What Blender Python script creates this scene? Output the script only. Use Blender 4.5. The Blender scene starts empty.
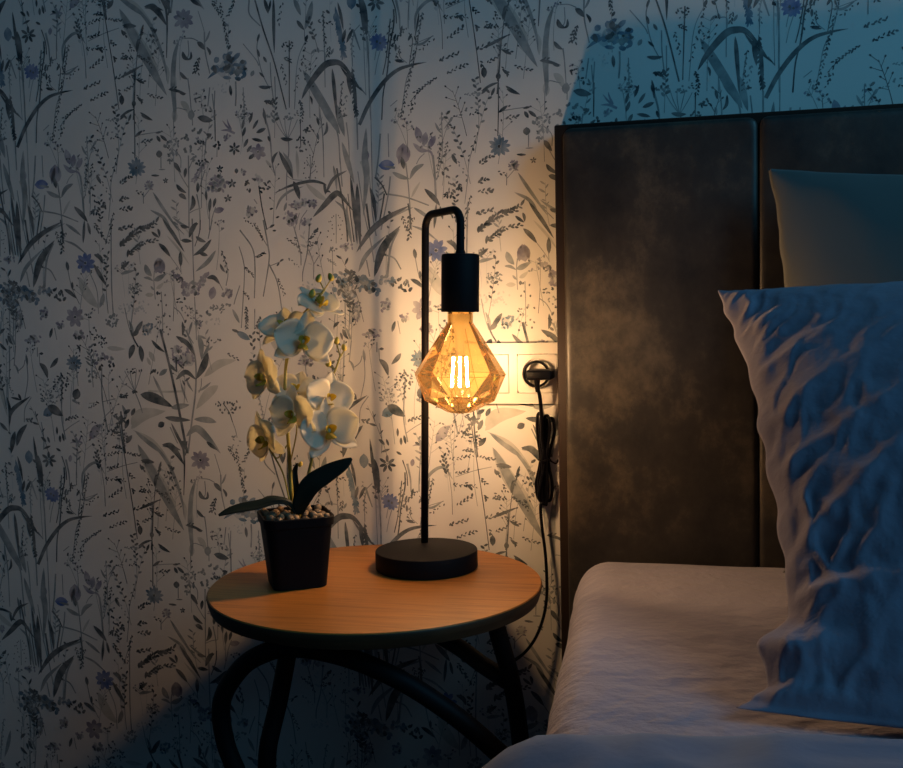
import bpy, bmesh, math, random
from mathutils import Vector, Matrix, noise, Euler
random.seed(7)
SC = bpy.context.scene
COL = SC.collection
PI = math.pi
R = math.radians

# light and exposure settings
EXPO = 0
LAMP_COL = (1, .70, .56, 1); LAMP_S = 1560; LAMP_SMOOTH = .043
AMB_COL = (.12, .32, .60); AMB_S = .055
WIN_LOC = (1.9, -1.5, 2.1); WIN_TGT = (.3, -.2, .7); WIN_COL = (.17, .63, 1); WIN_E = 20

# ------------------------------------------------------------------ helpers
def tag(o, label=None, cat=None, group=None, kind=None):
    if label: o['label'] = label
    if cat: o['category'] = cat
    if group: o['group'] = group
    if kind: o['kind'] = kind
    return o

def thing(name, loc, label, cat, group=None):
    o = bpy.data.objects.new(name, None)
    o.empty_display_size = .05
    COL.objects.link(o)
    o.location = loc
    return tag(o, label, cat, group)

ORG = {}
def obj(name, bm, mat, parent=None, smooth=True, origin=None):
    """links a bmesh given in world space as one object; parts take their thing's origin"""
    if parent is not None:
        org = ORG.get(parent.name, Vector(parent.location))
    else:
        org = Vector(origin) if origin is not None else Vector((0, 0, 0))
    bmesh.ops.translate(bm, verts=bm.verts, vec=-org)
    me = bpy.data.meshes.new(name)
    bm.normal_update()
    bm.to_mesh(me); bm.free()
    mats = mat if isinstance(mat, (list, tuple)) else [mat]
    for m in mats: me.materials.append(m)
    for p in me.polygons: p.use_smooth = smooth
    o = bpy.data.objects.new(name, me)
    COL.objects.link(o)
    if parent is not None:
        o.parent = parent
        ORG[o.name] = org
    else:
        o.location = org
    return o

def autosmooth(o, deg=35):
    m = o.data
    bm = bmesh.new(); bm.from_mesh(m)
    for e in bm.edges:
        if len(e.link_faces) == 2 and e.calc_face_angle(0) > R(deg):
            e.smooth = False
    bm.to_mesh(m); bm.free()
    return o

def box(bm, x0, x1, y0, y1, z0, z1, bev=0, seg=3):
    b = bmesh.new()
    bmesh.ops.create_cube(b, size=1)
    for v in b.verts:
        v.co = Vector((x0 + (v.co.x + .5) * (x1 - x0), y0 + (v.co.y + .5) * (y1 - y0), z0 + (v.co.z + .5) * (z1 - z0)))
    if bev:
        bmesh.ops.bevel(b, geom=list(b.edges), offset=bev, segments=seg, profile=.5, affect='EDGES')
    join(bm, b)

def join(bm, b):
    me = bpy.data.meshes.new('tmp'); b.to_mesh(me); b.free()
    bm.from_mesh(me); bpy.data.meshes.remove(me)

def catmull(pts, n=8, closed=False):
    P = [Vector(p) for p in pts]
    if len(P) < 3 and not closed: 
        return [P[0].lerp(P[-1], i / n) for i in range(n + 1)] if len(P) == 2 else P
    out = []
    L = len(P)
    rng = range(L) if closed else range(L - 1)
    for i in rng:
        if closed:
            a, b, c, d = P[(i - 1) % L], P[i], P[(i + 1) % L], P[(i + 2) % L]
        else:
            b, c = P[i], P[i + 1]
            a = P[i - 1] if i else b * 2 - c
            d = P[i + 2] if i + 2 < L else c * 2 - b
        for k in range(n):
            t = k / n
            out.append(.5 * ((2 * b) + (c - a) * t + (2 * a - 5 * b + 4 * c - d) * t * t + (3 * b - a - 3 * c + d) * t ** 3))
    if not closed: out.append(P[-1].copy())
    return out

def tube(bm, path, rad, seg=12, closed=False, cap=True, squash=None):
    """path: list of Vectors; rad: number or function of t"""
    n = len(path)
    rings = []
    up = None
    for i in range(n):
        if closed: tng = path[(i + 1) % n] - path[i - 1]
        else: tng = path[min(i + 1, n - 1)] - path[max(i - 1, 0)]
        tng.normalize()
        if up is None:
            up = Vector((0, 0, 1)) if abs(tng.z) < .9 else Vector((0, 1, 0))
        up = (up - tng * up.dot(tng)).normalized()
        sd = tng.cross(up)
        r = rad(i / max(1, n - 1)) if callable(rad) else rad
        k1, k2 = squash or (1, 1)
        rings.append([bm.verts.new(path[i] + (sd * math.cos(a) * k1 + up * math.sin(a) * k2) * r) for a in [2 * PI * j / seg for j in range(seg)]])
    for i in range(n if closed else n - 1):
        A, B = rings[i], rings[(i + 1) % n]
        for j in range(seg):
            bm.faces.new((A[j], A[(j + 1) % seg], B[(j + 1) % seg], B[j]))
    if cap and not closed:
        bm.faces.new(rings[0][::-1]); bm.faces.new(rings[-1])
    bmesh.ops.recalc_face_normals(bm, faces=bm.faces)

def lathe(bm, prof, c=(0, 0, 0), seg=64, axis=None, capb=True, capt=True):
    """prof: list of (r, z)"""
    c = Vector(c); ax = Vector(axis or (0, 0, 1)).normalized()
    q = Vector((0, 0, 1)).rotation_difference(ax)
    rings = []
    for r, z in prof:
        rings.append([bm.verts.new(c + q @ Vector((r * math.cos(a), r * math.sin(a), z))) for a in [2 * PI * j / seg for j in range(seg)]])
    for A, B in zip(rings, rings[1:]):
        for j in range(seg):
            bm.faces.new((A[j], A[(j + 1) % seg], B[(j + 1) % seg], B[j]))
    if capb: bm.faces.new(rings[0][::-1])
    if capt: bm.faces.new(rings[-1])
    bmesh.ops.recalc_face_normals(bm, faces=bm.faces)

# ------------------------------------------------------------------ materials
def mat(name, col=(.5, .5, .5), rough=.6, spec=.5, metal=0, sheen=0, **kw):
    m = bpy.data.materials.new(name); m.use_nodes = True
    p = m.node_tree.nodes['Principled BSDF']
    p.inputs['Base Color'].default_value = (*col, 1)
    p.inputs['Roughness'].default_value = rough
    p.inputs['Specular IOR Level'].default_value = spec
    p.inputs['Metallic'].default_value = metal
    p.inputs['Sheen Weight'].default_value = sheen
    return m

def nd(m, typ, **kw):
    n = m.node_tree.nodes.new(typ)
    for k, v in kw.items():
        if k in n.inputs: n.inputs[k].default_value = v
        else: setattr(n, k, v)
    return n

def lk(m, a, ao, b, bi): m.node_tree.links.new(a.outputs[ao], b.inputs[bi])
def P(m): return m.node_tree.nodes['Principled BSDF']

def ramp(m, stops):
    r = m.node_tree.nodes.new('ShaderNodeValToRGB')
    e = r.color_ramp.elements
    while len(e) < len(stops): e.new(.5)
    for x, (pos, c) in zip(e, stops):
        x.position = pos; x.color = (*c, 1) if len(c) == 3 else c
    return r

def noise_col(m, stops, scale=8, detail=4, stretch=(1, 1, 1), dist=0, rough=.5):
    tc = nd(m, 'ShaderNodeTexCoord'); mp = nd(m, 'ShaderNodeMapping')
    mp.inputs['Scale'].default_value = stretch
    nz = nd(m, 'ShaderNodeTexNoise'); nz.inputs['Scale'].default_value = scale
    nz.inputs['Detail'].default_value = detail; nz.inputs['Distortion'].default_value = dist; nz.inputs['Roughness'].default_value = rough
    rp = ramp(m, stops)
    lk(m, tc, 'Object', mp, 'Vector'); lk(m, mp, 'Vector', nz, 'Vector'); lk(m, nz, 'Fac', rp, 'Fac'); lk(m, rp, 'Color', P(m), 'Base Color')
    return nz

def bump(m, scale, strength, dist=.001, stretch=(1, 1, 1), detail=3, kind='noise'):
    tc = nd(m, 'ShaderNodeTexCoord'); mp = nd(m, 'ShaderNodeMapping'); mp.inputs['Scale'].default_value = stretch
    nz = nd(m, 'ShaderNodeTexNoise'); nz.inputs['Scale'].default_value = scale; nz.inputs['Detail'].default_value = detail
    b = nd(m, 'ShaderNodeBump'); b.inputs['Strength'].default_value = strength; b.inputs['Distance'].default_value = dist
    lk(m, tc, 'Object', mp, 'Vector'); lk(m, mp, 'Vector', nz, 'Vector'); lk(m, nz, 'Fac', b, 'Height')
    old = P(m).inputs['Normal'].links
    if old: m.node_tree.links.new(old[0].from_socket, b.inputs['Normal'])
    lk(m, b, 'Normal', P(m), 'Normal')

PAPER = (.72, .70, .66)
m_paper = mat('wallpaper', PAPER, .85, .15)
noise_col(m_paper, [(.3, (.66, .645, .60)), (.7, (.76, .74, .70))], 3, 6)
bump(m_paper, 900, .12, .0004)

def ink(name, c, lo=.62, hi=.95):
    """printed watercolour: pigment of uneven density over the paper"""
    m = mat(name, c, .8, .15)
    tc = nd(m, 'ShaderNodeTexCoord'); nz = nd(m, 'ShaderNodeTexNoise'); nz.inputs['Scale'].default_value = 55; nz.inputs['Detail'].default_value = 3
    mp = nd(m, 'ShaderNodeMapRange'); mp.inputs['From Min'].default_value = .3; mp.inputs['From Max'].default_value = .7
    mp.inputs['To Min'].default_value = lo; mp.inputs['To Max'].default_value = hi
    mx = nd(m, 'ShaderNodeMix', data_type='RGBA')
    mx.inputs[6].default_value = (*PAPER, 1); mx.inputs[7].default_value = (*c, 1)
    lk(m, tc, 'Object', nz, 'Vector'); lk(m, nz, 'Fac', mp, 'Value'); lk(m, mp, 'Result', mx, 0)
    m.node_tree.links.new(mx.outputs[2], P(m).inputs['Base Color'])
    return m
INK = {
 'P': ink('ink_pale_sage', (.42, .43, .39), .45, .9),
 'G': ink('ink_mist_grey', (.42, .45, .46), .35, .8),
 'M': ink('ink_grey_green', (.17, .205, .215), .55, .95),
 'V': ink('ink_violet', (.145, .138, .22), .4, .9),
 'B': ink('ink_cornflower', (.07, .13, .34), .6, 1),
 'T': ink('ink_teal_blue', (.05, .14, .22), .55, .98),
 'D': ink('ink_dark_slate', (.034, .052, .064), .68, 1),
}
INKS = list(INK)

# ------------------------------------------------------------------ wallpaper pattern (half millimetres on the roll, widths in tenths)
TILE_U, TILE_V = .530, .626
PATTERN = """
bD 47 221 1289 226 1237 231 1188 234 1138;sM 10 8 234 1138 234 1070 236 976;eD 23 57 -45 256 28;eD 18 52 -20 272 27;eD 18 62 0 302 55;
eD 21 57 0 311 30;eD 21 67 -10 322 35;eD 18 46 -60 304 1249;eD 18 67 70 266 4;fD 114 7 270 1219;eV 31 56 10 342 1223;kV 36 370 19 357 21 343 17;
kV 31 370 20 366 31 363 38;kV 31 371 20 378 30 382 42;kV 31 372 21 381 20 386 16;kV 31 369 19 365 12 364 3;sD 15 13 314 1230 325 1194 327 1158;
sM 15 13 366 1244 360 1177 359 1142;bD 25 390 1182 385 1153 377 1118;sD 10 10 360 1048 370 1110 360 1131;eD 18 56 30 363 1119;eD 13 41 -20 378 1114;
sM 10 8 365 1097 392 1106 428 1117;bM 31 368 1101 396 1099 428 1119;pD 23 5 365 1047 365 1097;fB 104 10 271 1115;sM 10 10 270 1099 267 1086 263 1066;
sD 13 13 310 1172 303 1115 295 1066 285 1026;pD 31 9 310 1172 295 1066;eD 18 56 15 340 1141;eD 18 52 20 321 1122;eD 18 52 0 323 1095;
pD 26 4 324 1082 329 1060;eD 57 15 5 330 1061;eD 26 95 15 178 1137;bD 37 165 1057 195 1018 232 982;bD 58 186 1051 189 1014 193 978;
pM 31 14 196 1168 203 1072;sM 13 10 207 1144 200 1109 200 1054;eT 68 105 0 202 1226;kD 75 215 897 245 953 286 1005 326 1035 370 1046 407 1050;
sD 20 15 320 1196 319 1155 306 1098 298 1033 285 976 279 906;pD 33 14 319 1183 301 1045;pD 30 7 353 1144 326 1119;pD 31 5 329 1121 311 1098;
sM 9 9 353 1144 329 1121 311 1098;sM 11 9 333 1100 334 1071 353 1052;eD 61 15 8 334 1057;pD 26 6 330 1100 336 1075;sM 30 13 327 1220 335 1178 336 1141;
sM 13 9 399 1181 385 1112 373 1056 352 1012 342 963 332 903;pD 32 16 400 1180 375 1080;pD 33 30 375 1080 333 906;pD 30 6 432 1113 384 1078;
pD 32 16 434 1008 371 970;sM 9 9 434 1008 395 984 364 954;pD 28 6 381 973 354 934;pD 30 6 372 949 356 913;
bM 43 377 1133 382 1178 409 1206 434 1209 455 1178;pM 30 9 508 958 551 957;pM 34 6 483 900 528 926;pD 32 4 523 904 550 910;
bD 80 233 1232 237 1203 240 1165 243 1132;pD 35 16 235 1219 243 1136;sM 22 18 243 1132 246 1053 246 978 248 908;fB 105 11 280 1110;
sM 11 9 280 1092 270 1060 263 1027;sM 18 11 220 997 237 975;sM 11 9 304 941 324 956;bM 137 569 1266 597 1211 637 1138 674 1070 705 1015;
bM 49 571 1294 619 1266 661 1215 687 1156 704 1094 707 1054;kD 15 714 1208 693 1242;bD 88 646 1267 672 1263 693 1242 714 1208;
sD 39 10 712 1279 715 1214 709 1119;sD 15 12 699 29 709 8 714 -7;sD 15 15 726 26 719 -16;bD 52 787 25 803 13 822 0;fV 139 9 766 1223;
bM 73 750 1168 734 1122 726 1053 728 974 727 939;bD 39 711 1031 735 1026 766 1015;bD 34 740 1025 754 1016 763 1013;sM 12 12 765 1169 789 1167 808 1158;
sM 12 12 777 1162 778 1127 770 1110;bD 67 805 1156 817 1146 828 1132;bD 58 759 1133 764 1117 779 1108;bD 34 785 1131 784 1114 772 1108;
sM 21 14 828 1181 828 1128 840 1066;bM 29 845 1184 837 1166 829 1153;bD 38 833 1140 842 1126 842 1116;pD 43 10 811 1112 790 1070;
pD 34 5 801 1100 804 1065;bD 48 749 1077 758 1064 771 1055;sM 17 12 772 1058 776 1019 780 941;pD 35 24 878 1256 899 1135;pD 33 12 855 1262 877 1226;
pD 35 10 923 1261 900 1216;sM 10 10 811 1241 824 1197 828 1179;cT 224 189 94 20 893 1084;cT 142 118 52 26 900 1083;kT 62 876 1077 852 1066 832 1052;
cG 166 71 28 14 879 1025;eD 24 80 -5 901 1015;sM 21 19 917 1039 917 1005 914 971;bD 40 560 1074 596 1089 631 1104;sD 15 15 608 1097 605 1026 597 953;
eD 74 22 30 624 1060;eD 64 20 45 621 1008;eD 40 75 0 563 1012;eD 22 98 10 619 1161;bD 39 575 1220 597 1220 619 1215;bD 35 572 1209 576 1198 583 1193;
bD 34 641 1218 635 1199 631 1180;bP 87 747 996 762 981 776 952;pD 38 7 787 1004 838 958;bD 62 797 947 818 945 844 936;sM 14 14 838 1028 830 976;
sM 14 14 853 1018 847 937;pM 34 4 785 962 824 977;sM 14 12 845 1010 848 967;bD 35 555 964 580 977 601 983;bD 44 620 973 639 958 658 948;
sD 21 16 983 1255 1005 1173 1034 1082 1065 952;sM 23 14 966 1259 965 1219 996 1184;bD 46 1038 1259 1036 1188 1035 1107;pD 34 7 1063 1240 1047 1178;
bD 51 1010 1257 1016 1236 1021 1215;bD 32 1029 1251 1026 1235 1020 1216;bM 82 90 1238 79 1196 66 1163;bM 64 37 1249 46 1228 56 1202;
bD 50 44 1190 53 1177 65 1162;sM 11 9 65 1163 65 1138;sD 16 11 20 1138 17 1045 14 956;cD 87 92 32 14 16 1125;pD 34 8 2 1092 25 1082;
pD 32 14 72 1142 32 993;sM 9 9 72 1142 42 1077 29 951;eD 23 50 25 70 1140;cD 59 68 23 9 72 1062;pD 32 14 120 1209 123 1112;
sM 14 11 120 1209 121 1117 120 1004;pD 34 6 101 1185 150 1173;pD 32 8 135 1112 129 1083;pT 58 30 155 1197 179 1079;bT 67 155 1218 166 1151 179 1075;
bD 40 163 1228 171 1192 177 1152;bD 45 204 1154 194 1136 185 1118;sM 31 13 204 1152 213 1126 223 1096;sM 11 11 224 1163 207 1147;
bD 90 51 977 73 1013 115 1059 142 1069 173 1059 220 995;bM 113 57 1055 86 1006 138 915 159 875;bD 50 142 1053 146 1002 152 914;
bD 45 198 1053 205 981 207 914;pD 45 26 198 1044 207 920;sM 13 13 208 914 208 830;pD 31 14 170 1017 160 914;sM 9 9 170 1015 162 963 158 914;
pM 31 8 180 983 169 916;sM 12 12 943 1140 979 1095 988 1077;sM 14 12 993 1159 984 1124 996 1059 1018 1011;eD 19 60 -15 988 1111;eD 19 51 -30 1007 1092;
eD 16 56 -45 996 1051;eD 16 60 20 989 1153;sM 14 14 1022 1083 1023 1032 1028 980;pD 35 8 -7 1080 9 1018;sM 14 12 1034 1044 1034 976;
pD 42 10 1003 976 1031 972;bD 46 985 1020 1004 1016 1025 1017;pM 33 12 938 1008 945 943;sM 12 9 939 1021 940 931;cT 94 164 66 16 934 1072;
eM 28 47 30 968 1057;bD 33 997 961 1001 939 1003 914;pD 32 7 44 975 52 949;cD 55 55 27 8 45 943;bD 27 76 984 80 973 81 960;
sM 11 11 94 1102 121 1100 122 1071;sM 11 11 101 971 101 917;eM 18 50 50 89 1103;eM 18 41 -20 103 1106;eM 18 49 30 143 1098;eV 52 119 -15 381 860;
eV 43 99 32 417 839;eV 43 98 10 398 848;bV 61 365 839 386 820 408 816;sV 30 22 404 818 414 812 419 800;sM 26 26 419 804 423 758 425 691;
eV 101 145 0 337 812;eG 35 101 -5 343 808;eD 31 88 -10 335 788;eV 35 127 15 330 809;sM 18 13 343 787 349 728 355 607;eB 71 115 90 289 785;
kM 44 313 776 298 779 280 782;bM 61 305 765 328 752 353 744;bM 65 394 782 369 769 353 743;sM 11 11 396 810 382 798 373 783;
bD 69 394 716 418 692 436 669;sM 20 15 299 754 292 706 269 611;sD 20 16 255 754 275 732 288 704;sM 22 15 289 707 344 695 405 671;
bM 53 235 603 290 643 361 668;bM 94 234 887 228 810 232 759 219 650;eV 49 89 0 231 814;bP 80 214 798 227 785 230 726;sM 9 16 249 960 248 851 247 674;
bD 53 240 729 251 687 255 632;sD 27 22 229 684 237 612;sM 22 18 274 870 267 808 257 750;sM 13 13 296 869 296 806;pM 32 20 445 914 429 737;
sM 11 9 445 914 445 806 428 737;pD 28 8 460 839 451 798;pM 34 8 477 805 514 733;bD 47 472 804 477 792 485 777;pD 43 9 455 765 474 677;
pD 39 5 492 725 492 705;pD 39 6 460 706 451 690;pD 34 7 544 862 515 782;sM 9 9 544 858 519 786 514 741 504 671;pD 34 6 522 695 512 646;
sM 11 9 490 602 512 662 521 693;pD 30 8 512 675 502 601;pD 33 8 329 645 342 608;pD 31 6 363 644 346 611;bP 35 382 735 366 711 357 694;
bM 30 427 890 435 873 444 860;bM 21 479 903 466 888 452 872;fT 129 12 600 817;sD 15 12 601 981 600 915 597 844;eD 22 75 45 565 966;eD 20 60 25 586 960;
eD 22 89 -65 638 957;eD 22 79 55 612 913;sM 10 10 600 908 642 912 674 914;eD 49 17 -8 675 913;pD 44 5 621 887 653 892;sM 19 15 765 843 762 751 758 633;
bD 63 720 826 728 813 740 796;bD 49 756 809 753 796 751 781;bD 54 724 764 735 750 754 738;bD 63 730 734 742 730 753 720;bD 63 773 731 775 707 763 687;
sM 12 12 762 751 744 779 730 806;sM 12 10 761 681 779 689 798 693;cM 117 83 44 14 714 875;cM 63 48 44 8 766 861;cM 145 48 39 12 748 893;
cM 58 58 43 7 782 838;cM 73 49 44 8 715 851;cM 82 58 43 8 792 912;cM 54 34 39 6 709 831;sM 12 10 713 868 739 841 740 810;sM 12 10 780 834 764 804;
eD 25 54 -30 674 895;eD 24 73 -50 690 896;bD 86 798 948 820 941 843 935;cD 96 34 38 10 827 892;sM 14 12 821 888 817 849;cD 52 57 38 8 854 867;
sM 10 10 854 860 852 834;cD 87 43 34 10 802 879;sD 14 12 851 965 849 878;eD 49 54 0 674 852;sM 15 12 679 844 678 811;eM 54 10 0 681 808;
pV 48 20 816 821 775 768;cD 111 58 38 10 808 819;sM 12 10 815 801 791 741;sM 17 15 786 733 793 688 793 632;eD 24 77 5 790 752;cV 148 115 57 26 859 760;
cV 67 62 48 10 834 749;fD 52 5 860 800;sM 10 10 860 790 864 773;kV 43 909 896 888 906 867 907;kV 33 898 905 884 919 873 934;
kV 33 899 907 891 923 887 938;kV 33 888 897 883 889 881 880;cV 71 47 33 8 883 887;fD 80 6 906 854;bD 48 828 720 825 700 823 680;
bD 43 844 720 840 708 836 693;bD 38 815 742 815 727 816 714;sM 12 12 824 687 821 631;sM 12 12 843 695 831 665 824 631;eV 43 86 80 852 685;
cV 89 69 35 12 640 764;bM 44 649 746 677 702 727 629;bM 44 639 695 680 671 705 630;bM 29 707 672 733 653 760 640;sM 10 10 639 753 619 732;
bD 34 731 647 745 644 760 639;bD 49 787 651 772 643 757 628;pD 45 8 546 773 584 798;pD 45 6 543 726 568 736;pD 45 7 542 702 582 701;
pD 45 7 534 641 583 654;pD 50 10 602 641 657 659;sM 12 12 619 747 618 714;pD 35 4 597 750 622 740;bD 35 655 659 660 667 666 676;eD 64 17 5 659 792;
fD 39 5 691 776;sM 10 10 766 970 728 973 722 899;bP 87 724 973 727 955 726 938;eM 53 72 10 778 956;sM 12 12 782 969 781 926;eD 28 38 0 910 792;
fD 62 5 896 758;fD 57 5 881 717;eD 21 84 20 959 936;eD 21 80 35 972 917;eD 28 79 70 988 899;eD 23 89 -75 976 874;eD 24 71 20 937 899;
eD 24 66 30 942 868;eD 23 61 40 951 851;eD 28 56 55 957 829;eD 21 75 15 935 920;fV 103 6 977 841;kV 28 970 841 956 844 942 851;
sM 18 14 8 869 8 835 0 771 -3 703;sM 9 9 1066 870 1044 901 1027 932;sM 9 9 1066 870 1051 905 1041 937;sM 9 9 6 870 0 908 0 932;
sM 9 9 6 870 14 907 21 930;sM 9 9 6 870 26 902 37 923;cM 102 56 35 12 1027 936;cM 101 55 35 14 10 933;bD 51 -15 875 4 870 22 870;
sM 23 16 997 949 1013 885 1018 812 1026 773;bD 42 1019 806 1023 823 1036 838;bP 37 999 818 1008 806 1019 795;eD 19 47 -20 1011 875;
eD 19 56 -20 999 938;cD 82 59 34 11 64 895;cD 105 115 34 18 50 858;sD 11 11 45 923 44 846;pD 34 8 52 947 46 910;bD 69 1039 840 1061 797 1079 761;
bM 46 -9 836 10 805 18 766;bP 46 31 839 33 800 33 761;sM 11 9 71 819 70 755;
dD 21 54 803 53 789 50 775 62 797 77 799 86 792 89 777 84 761 62 817 78 818 70 823 56 762 65 763 82 805;sM 9 9 71 789 59 811;sM 9 9 71 785 83 801;
sM 9 9 70 772 86 784;bD 41 -38 725 4 741 46 750 78 752 105 745 116 739;bD 45 111 714 137 756 176 776;kD 50 110 742 111 727 112 714;
bD 27 111 717 118 723 128 719;bM 37 1024 678 1040 708 1068 728 1108 739;bD 74 19 755 29 731 36 704;sM 9 9 0 771 18 760 46 756;
bD 86 74 654 108 685 136 711 154 712 190 666;bP 78 55 747 90 715 117 697;sM 20 16 111 944 150 886 157 801 161 733;bM 99 107 961 129 926 150 893;
bM 90 150 958 160 915 172 868;bM 72 164 854 179 800 196 740;sM 16 13 178 906 183 855 184 787;sM 16 11 102 949 109 872 109 761;
bD 36 93 924 97 913 99 902;bD 36 122 911 121 888 111 874;eM 18 55 -10 95 873;bM 41 137 792 143 760 145 723;bD 67 204 740 205 668 209 557;
bM 36 139 696 166 669 177 611;sM 9 14 172 703 175 643 173 584;sM 16 13 189 749 194 685 197 634;cV 107 97 51 22 6 653;cV 161 69 37 20 37 690;
cV 78 69 37 12 72 691;cV 92 55 41 10 54 641;eM 21 65 20 1053 686;sM 9 9 34 667 18 621;sM 9 9 57 674 38 649 32 620;cD 47 42 42 6 944 756;
cV 80 61 47 10 975 767;cD 47 42 37 5 1002 756;cD 47 38 38 5 948 740;cD 52 33 37 5 985 736;cD 28 28 33 3 1007 739;sD 16 14 976 748 983 689 996 624;
cV 113 85 38 16 946 677;cV 47 57 38 6 930 791;sM 11 9 141 660 140 616;dD 18 129 650 125 640 134 654 152 649 159 640 154 629 129 630 148 655 120 639;
kD 40 206 935 210 925 209 918;sM 16 16 209 916 209 832;cD 27 40 27 7 175 923;sM 12 12 960 711 969 698;eD 28 14 -10 1011 682;eD 28 14 -20 1029 658;
eD 33 16 -25 1013 635;pD 24 8 925 661 967 628;bD 79 197 553 240 609 289 644 351 673;bM 58 201 499 226 545 281 594;bD 110 246 484 274 562 324 620;
sM 31 21 283 483 295 561 320 611;bD 58 185 764 193 685 199 629 214 594;sD 21 16 147 784 162 686 170 630 172 582;sD 11 16 177 713 183 653 191 581;
sM 11 16 207 772 218 684 226 638 238 582 247 524;sM 11 16 240 757 244 683 247 646 255 595;sD 21 18 281 709 276 682 265 632;
sM 21 16 273 544 304 533 323 502;sM 16 16 225 531 233 485;cT 176 139 75 24 152 470;cT 133 106 74 14 206 467;cT 142 121 74 18 243 459;
cT 115 79 58 10 285 472;cT 107 64 64 10 172 435;bD 53 160 505 170 500 183 488;fB 144 9 422 550;sM 13 10 435 523 456 469 458 401;
bD 61 449 547 468 515 488 481;bD 61 452 574 471 565 479 547;bP 154 400 510 424 457 459 417;bM 71 478 460 472 439 462 418;
sM 18 15 512 672 505 491 506 391;pD 47 12 349 651 348 580;sD 18 16 347 679 352 642 351 615;bM 31 355 619 391 604 428 575;bM 46 363 667 388 650 413 630;
eD 28 72 -8 363 543;sM 13 10 362 541 374 481 397 430;eD 21 62 0 376 485;bD 57 349 475 368 465 389 447;cD 115 63 47 12 319 464;cD 62 68 47 8 339 450;
fV 135 7 380 393;cV 79 100 47 12 276 405;cV 73 63 47 8 332 373;cV 104 67 52 10 390 340;cV 80 80 43 10 196 402;cV 64 53 43 8 192 374;
pD 41 12 455 665 496 609;bD 41 426 675 422 639 418 608;bD 41 436 668 440 648 443 632;cM 112 102 41 22 502 382;cD 87 113 31 14 445 346;
sM 16 13 133 417 134 384;sM 16 13 160 416 158 328;sM 16 13 175 407 168 328;bD 43 124 347 132 356 142 363;bD 47 293 332 298 348 303 362;
bD 48 150 342 156 332 162 318;cV 106 53 42 9 243 331;sM 10 10 310 362 316 326;pD 40 7 537 645 583 652;pD 60 14 542 598 594 637;pD 55 9 594 637 652 653;
pD 50 12 566 571 608 601;pD 45 8 608 601 660 611;bD 50 537 530 550 539 566 550;bM 45 536 515 554 519 582 524;bD 35 560 562 562 575 564 585;
bD 54 676 669 708 624 741 571;sP 29 19 729 654 757 626 766 608;sM 15 10 704 664 723 641 742 621;bP 34 688 620 721 583 755 535;
bD 40 640 633 651 624 664 615;bD 39 660 641 664 630 665 617;bD 64 661 599 679 582 697 559;sM 10 7 697 559 718 530 730 509;eD 32 113 0 728 552;
sM 10 10 727 532 728 514;sM 19 15 769 665 767 550 767 479;bD 73 783 654 768 635 757 611;bD 54 732 605 748 603 766 601;bD 53 778 614 792 604 809 597;
bD 63 826 604 798 576 768 560;bM 63 838 572 811 540 774 515;bD 53 787 568 800 563 813 559;sD 17 12 794 660 790 625 774 586;
sM 14 12 831 659 822 628 816 606;bD 34 733 644 745 641 760 642;bD 63 808 495 829 496 848 476;sM 10 10 847 477 856 459;eV 58 97 15 823 452;
pD 38 8 856 572 873 507;bD 38 850 534 856 521 864 510;sM 12 12 858 565 873 512 866 472;cV 110 62 43 14 870 449;cM 121 82 39 16 825 400;
cM 96 43 38 10 864 412;pV 54 16 700 512 752 471;cV 156 103 59 28 755 466;pV 48 12 810 511 782 479;cV 73 73 49 10 790 483;cM 115 100 35 16 579 471;
cG 176 126 40 18 559 417;cG 150 100 35 12 604 416;sM 13 10 544 417 552 372 563 333;bD 65 600 377 584 355 568 333;bM 40 555 381 564 358 569 335;
cT 100 110 45 18 611 357;sM 12 10 663 460 664 396 662 321;
dD 30 658 455 675 450 652 422 668 390 687 389 650 372 676 358 646 354 680 337 645 331 661 433 677 421 686 351;cD 83 49 29 9 724 436;
cM 108 59 29 10 742 406;sM 12 12 767 443 768 376 768 319;sM 12 12 701 414 720 398 736 368;sD 15 12 714 328 734 319;bD 44 726 373 728 350 724 332;
bM 34 757 372 750 354 744 332;sM 12 12 726 359 744 332 758 309;bD 35 705 330 717 321 724 310;sM 14 12 908 471 894 436 888 418;
bM 48 883 405 894 383 903 365;eD 58 22 20 890 343;cG 145 48 34 10 824 371;cV 73 83 29 10 775 367;eV 91 119 -10 661 535;eV 44 110 10 652 534;
eV 41 106 -18 669 538;bM 85 615 540 622 521 635 505;bM 72 641 493 658 499 680 511;bM 38 609 502 625 500 640 491;sM 13 11 644 521 641 493 643 438;
bP 53 648 470 659 475 672 486;eP 32 69 90 625 452;eD 22 31 0 651 456;eM 16 41 -40 635 471;bP 38 541 518 552 520 566 522;bM 38 541 533 551 541 564 551;
cM 95 70 25 16 575 476;cD 68 37 34 10 723 493;sM 21 14 986 652 997 582 999 538 978 438;sM 12 9 995 580 975 613 955 645;eD 37 19 -30 1011 634;
eD 28 14 0 1018 621;sM 9 9 995 626 1014 636;pD 28 14 960 644 984 596;sM 19 14 998 530 1022 476 1033 397;sM 9 9 1000 523 1024 531 1043 539;
eD 33 14 -30 1037 538;eD 33 14 -50 1026 527;sM 19 14 914 627 950 575 956 522 951 434;sM 14 12 910 581 921 541 923 497 908 351;pD 28 12 959 548 988 561;
pD 26 12 925 523 952 496;pD 28 10 1023 490 1044 437;pD 26 8 917 453 936 435;sM 16 12 16 631 33 561 34 522;sM 18 12 63 633 54 560 39 505 37 477;
pD 32 9 59 591 87 620;pD 28 9 -6 597 31 570;pD 28 9 18 601 35 552;pD 28 7 54 573 82 585;eD 21 37 30 80 615;eD 18 32 30 82 583;
sM 12 9 58 565 71 525 69 482;pM 26 6 -7 545 29 518;sM 11 9 70 521 87 546;sM 11 9 141 639 139 579;
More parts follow.
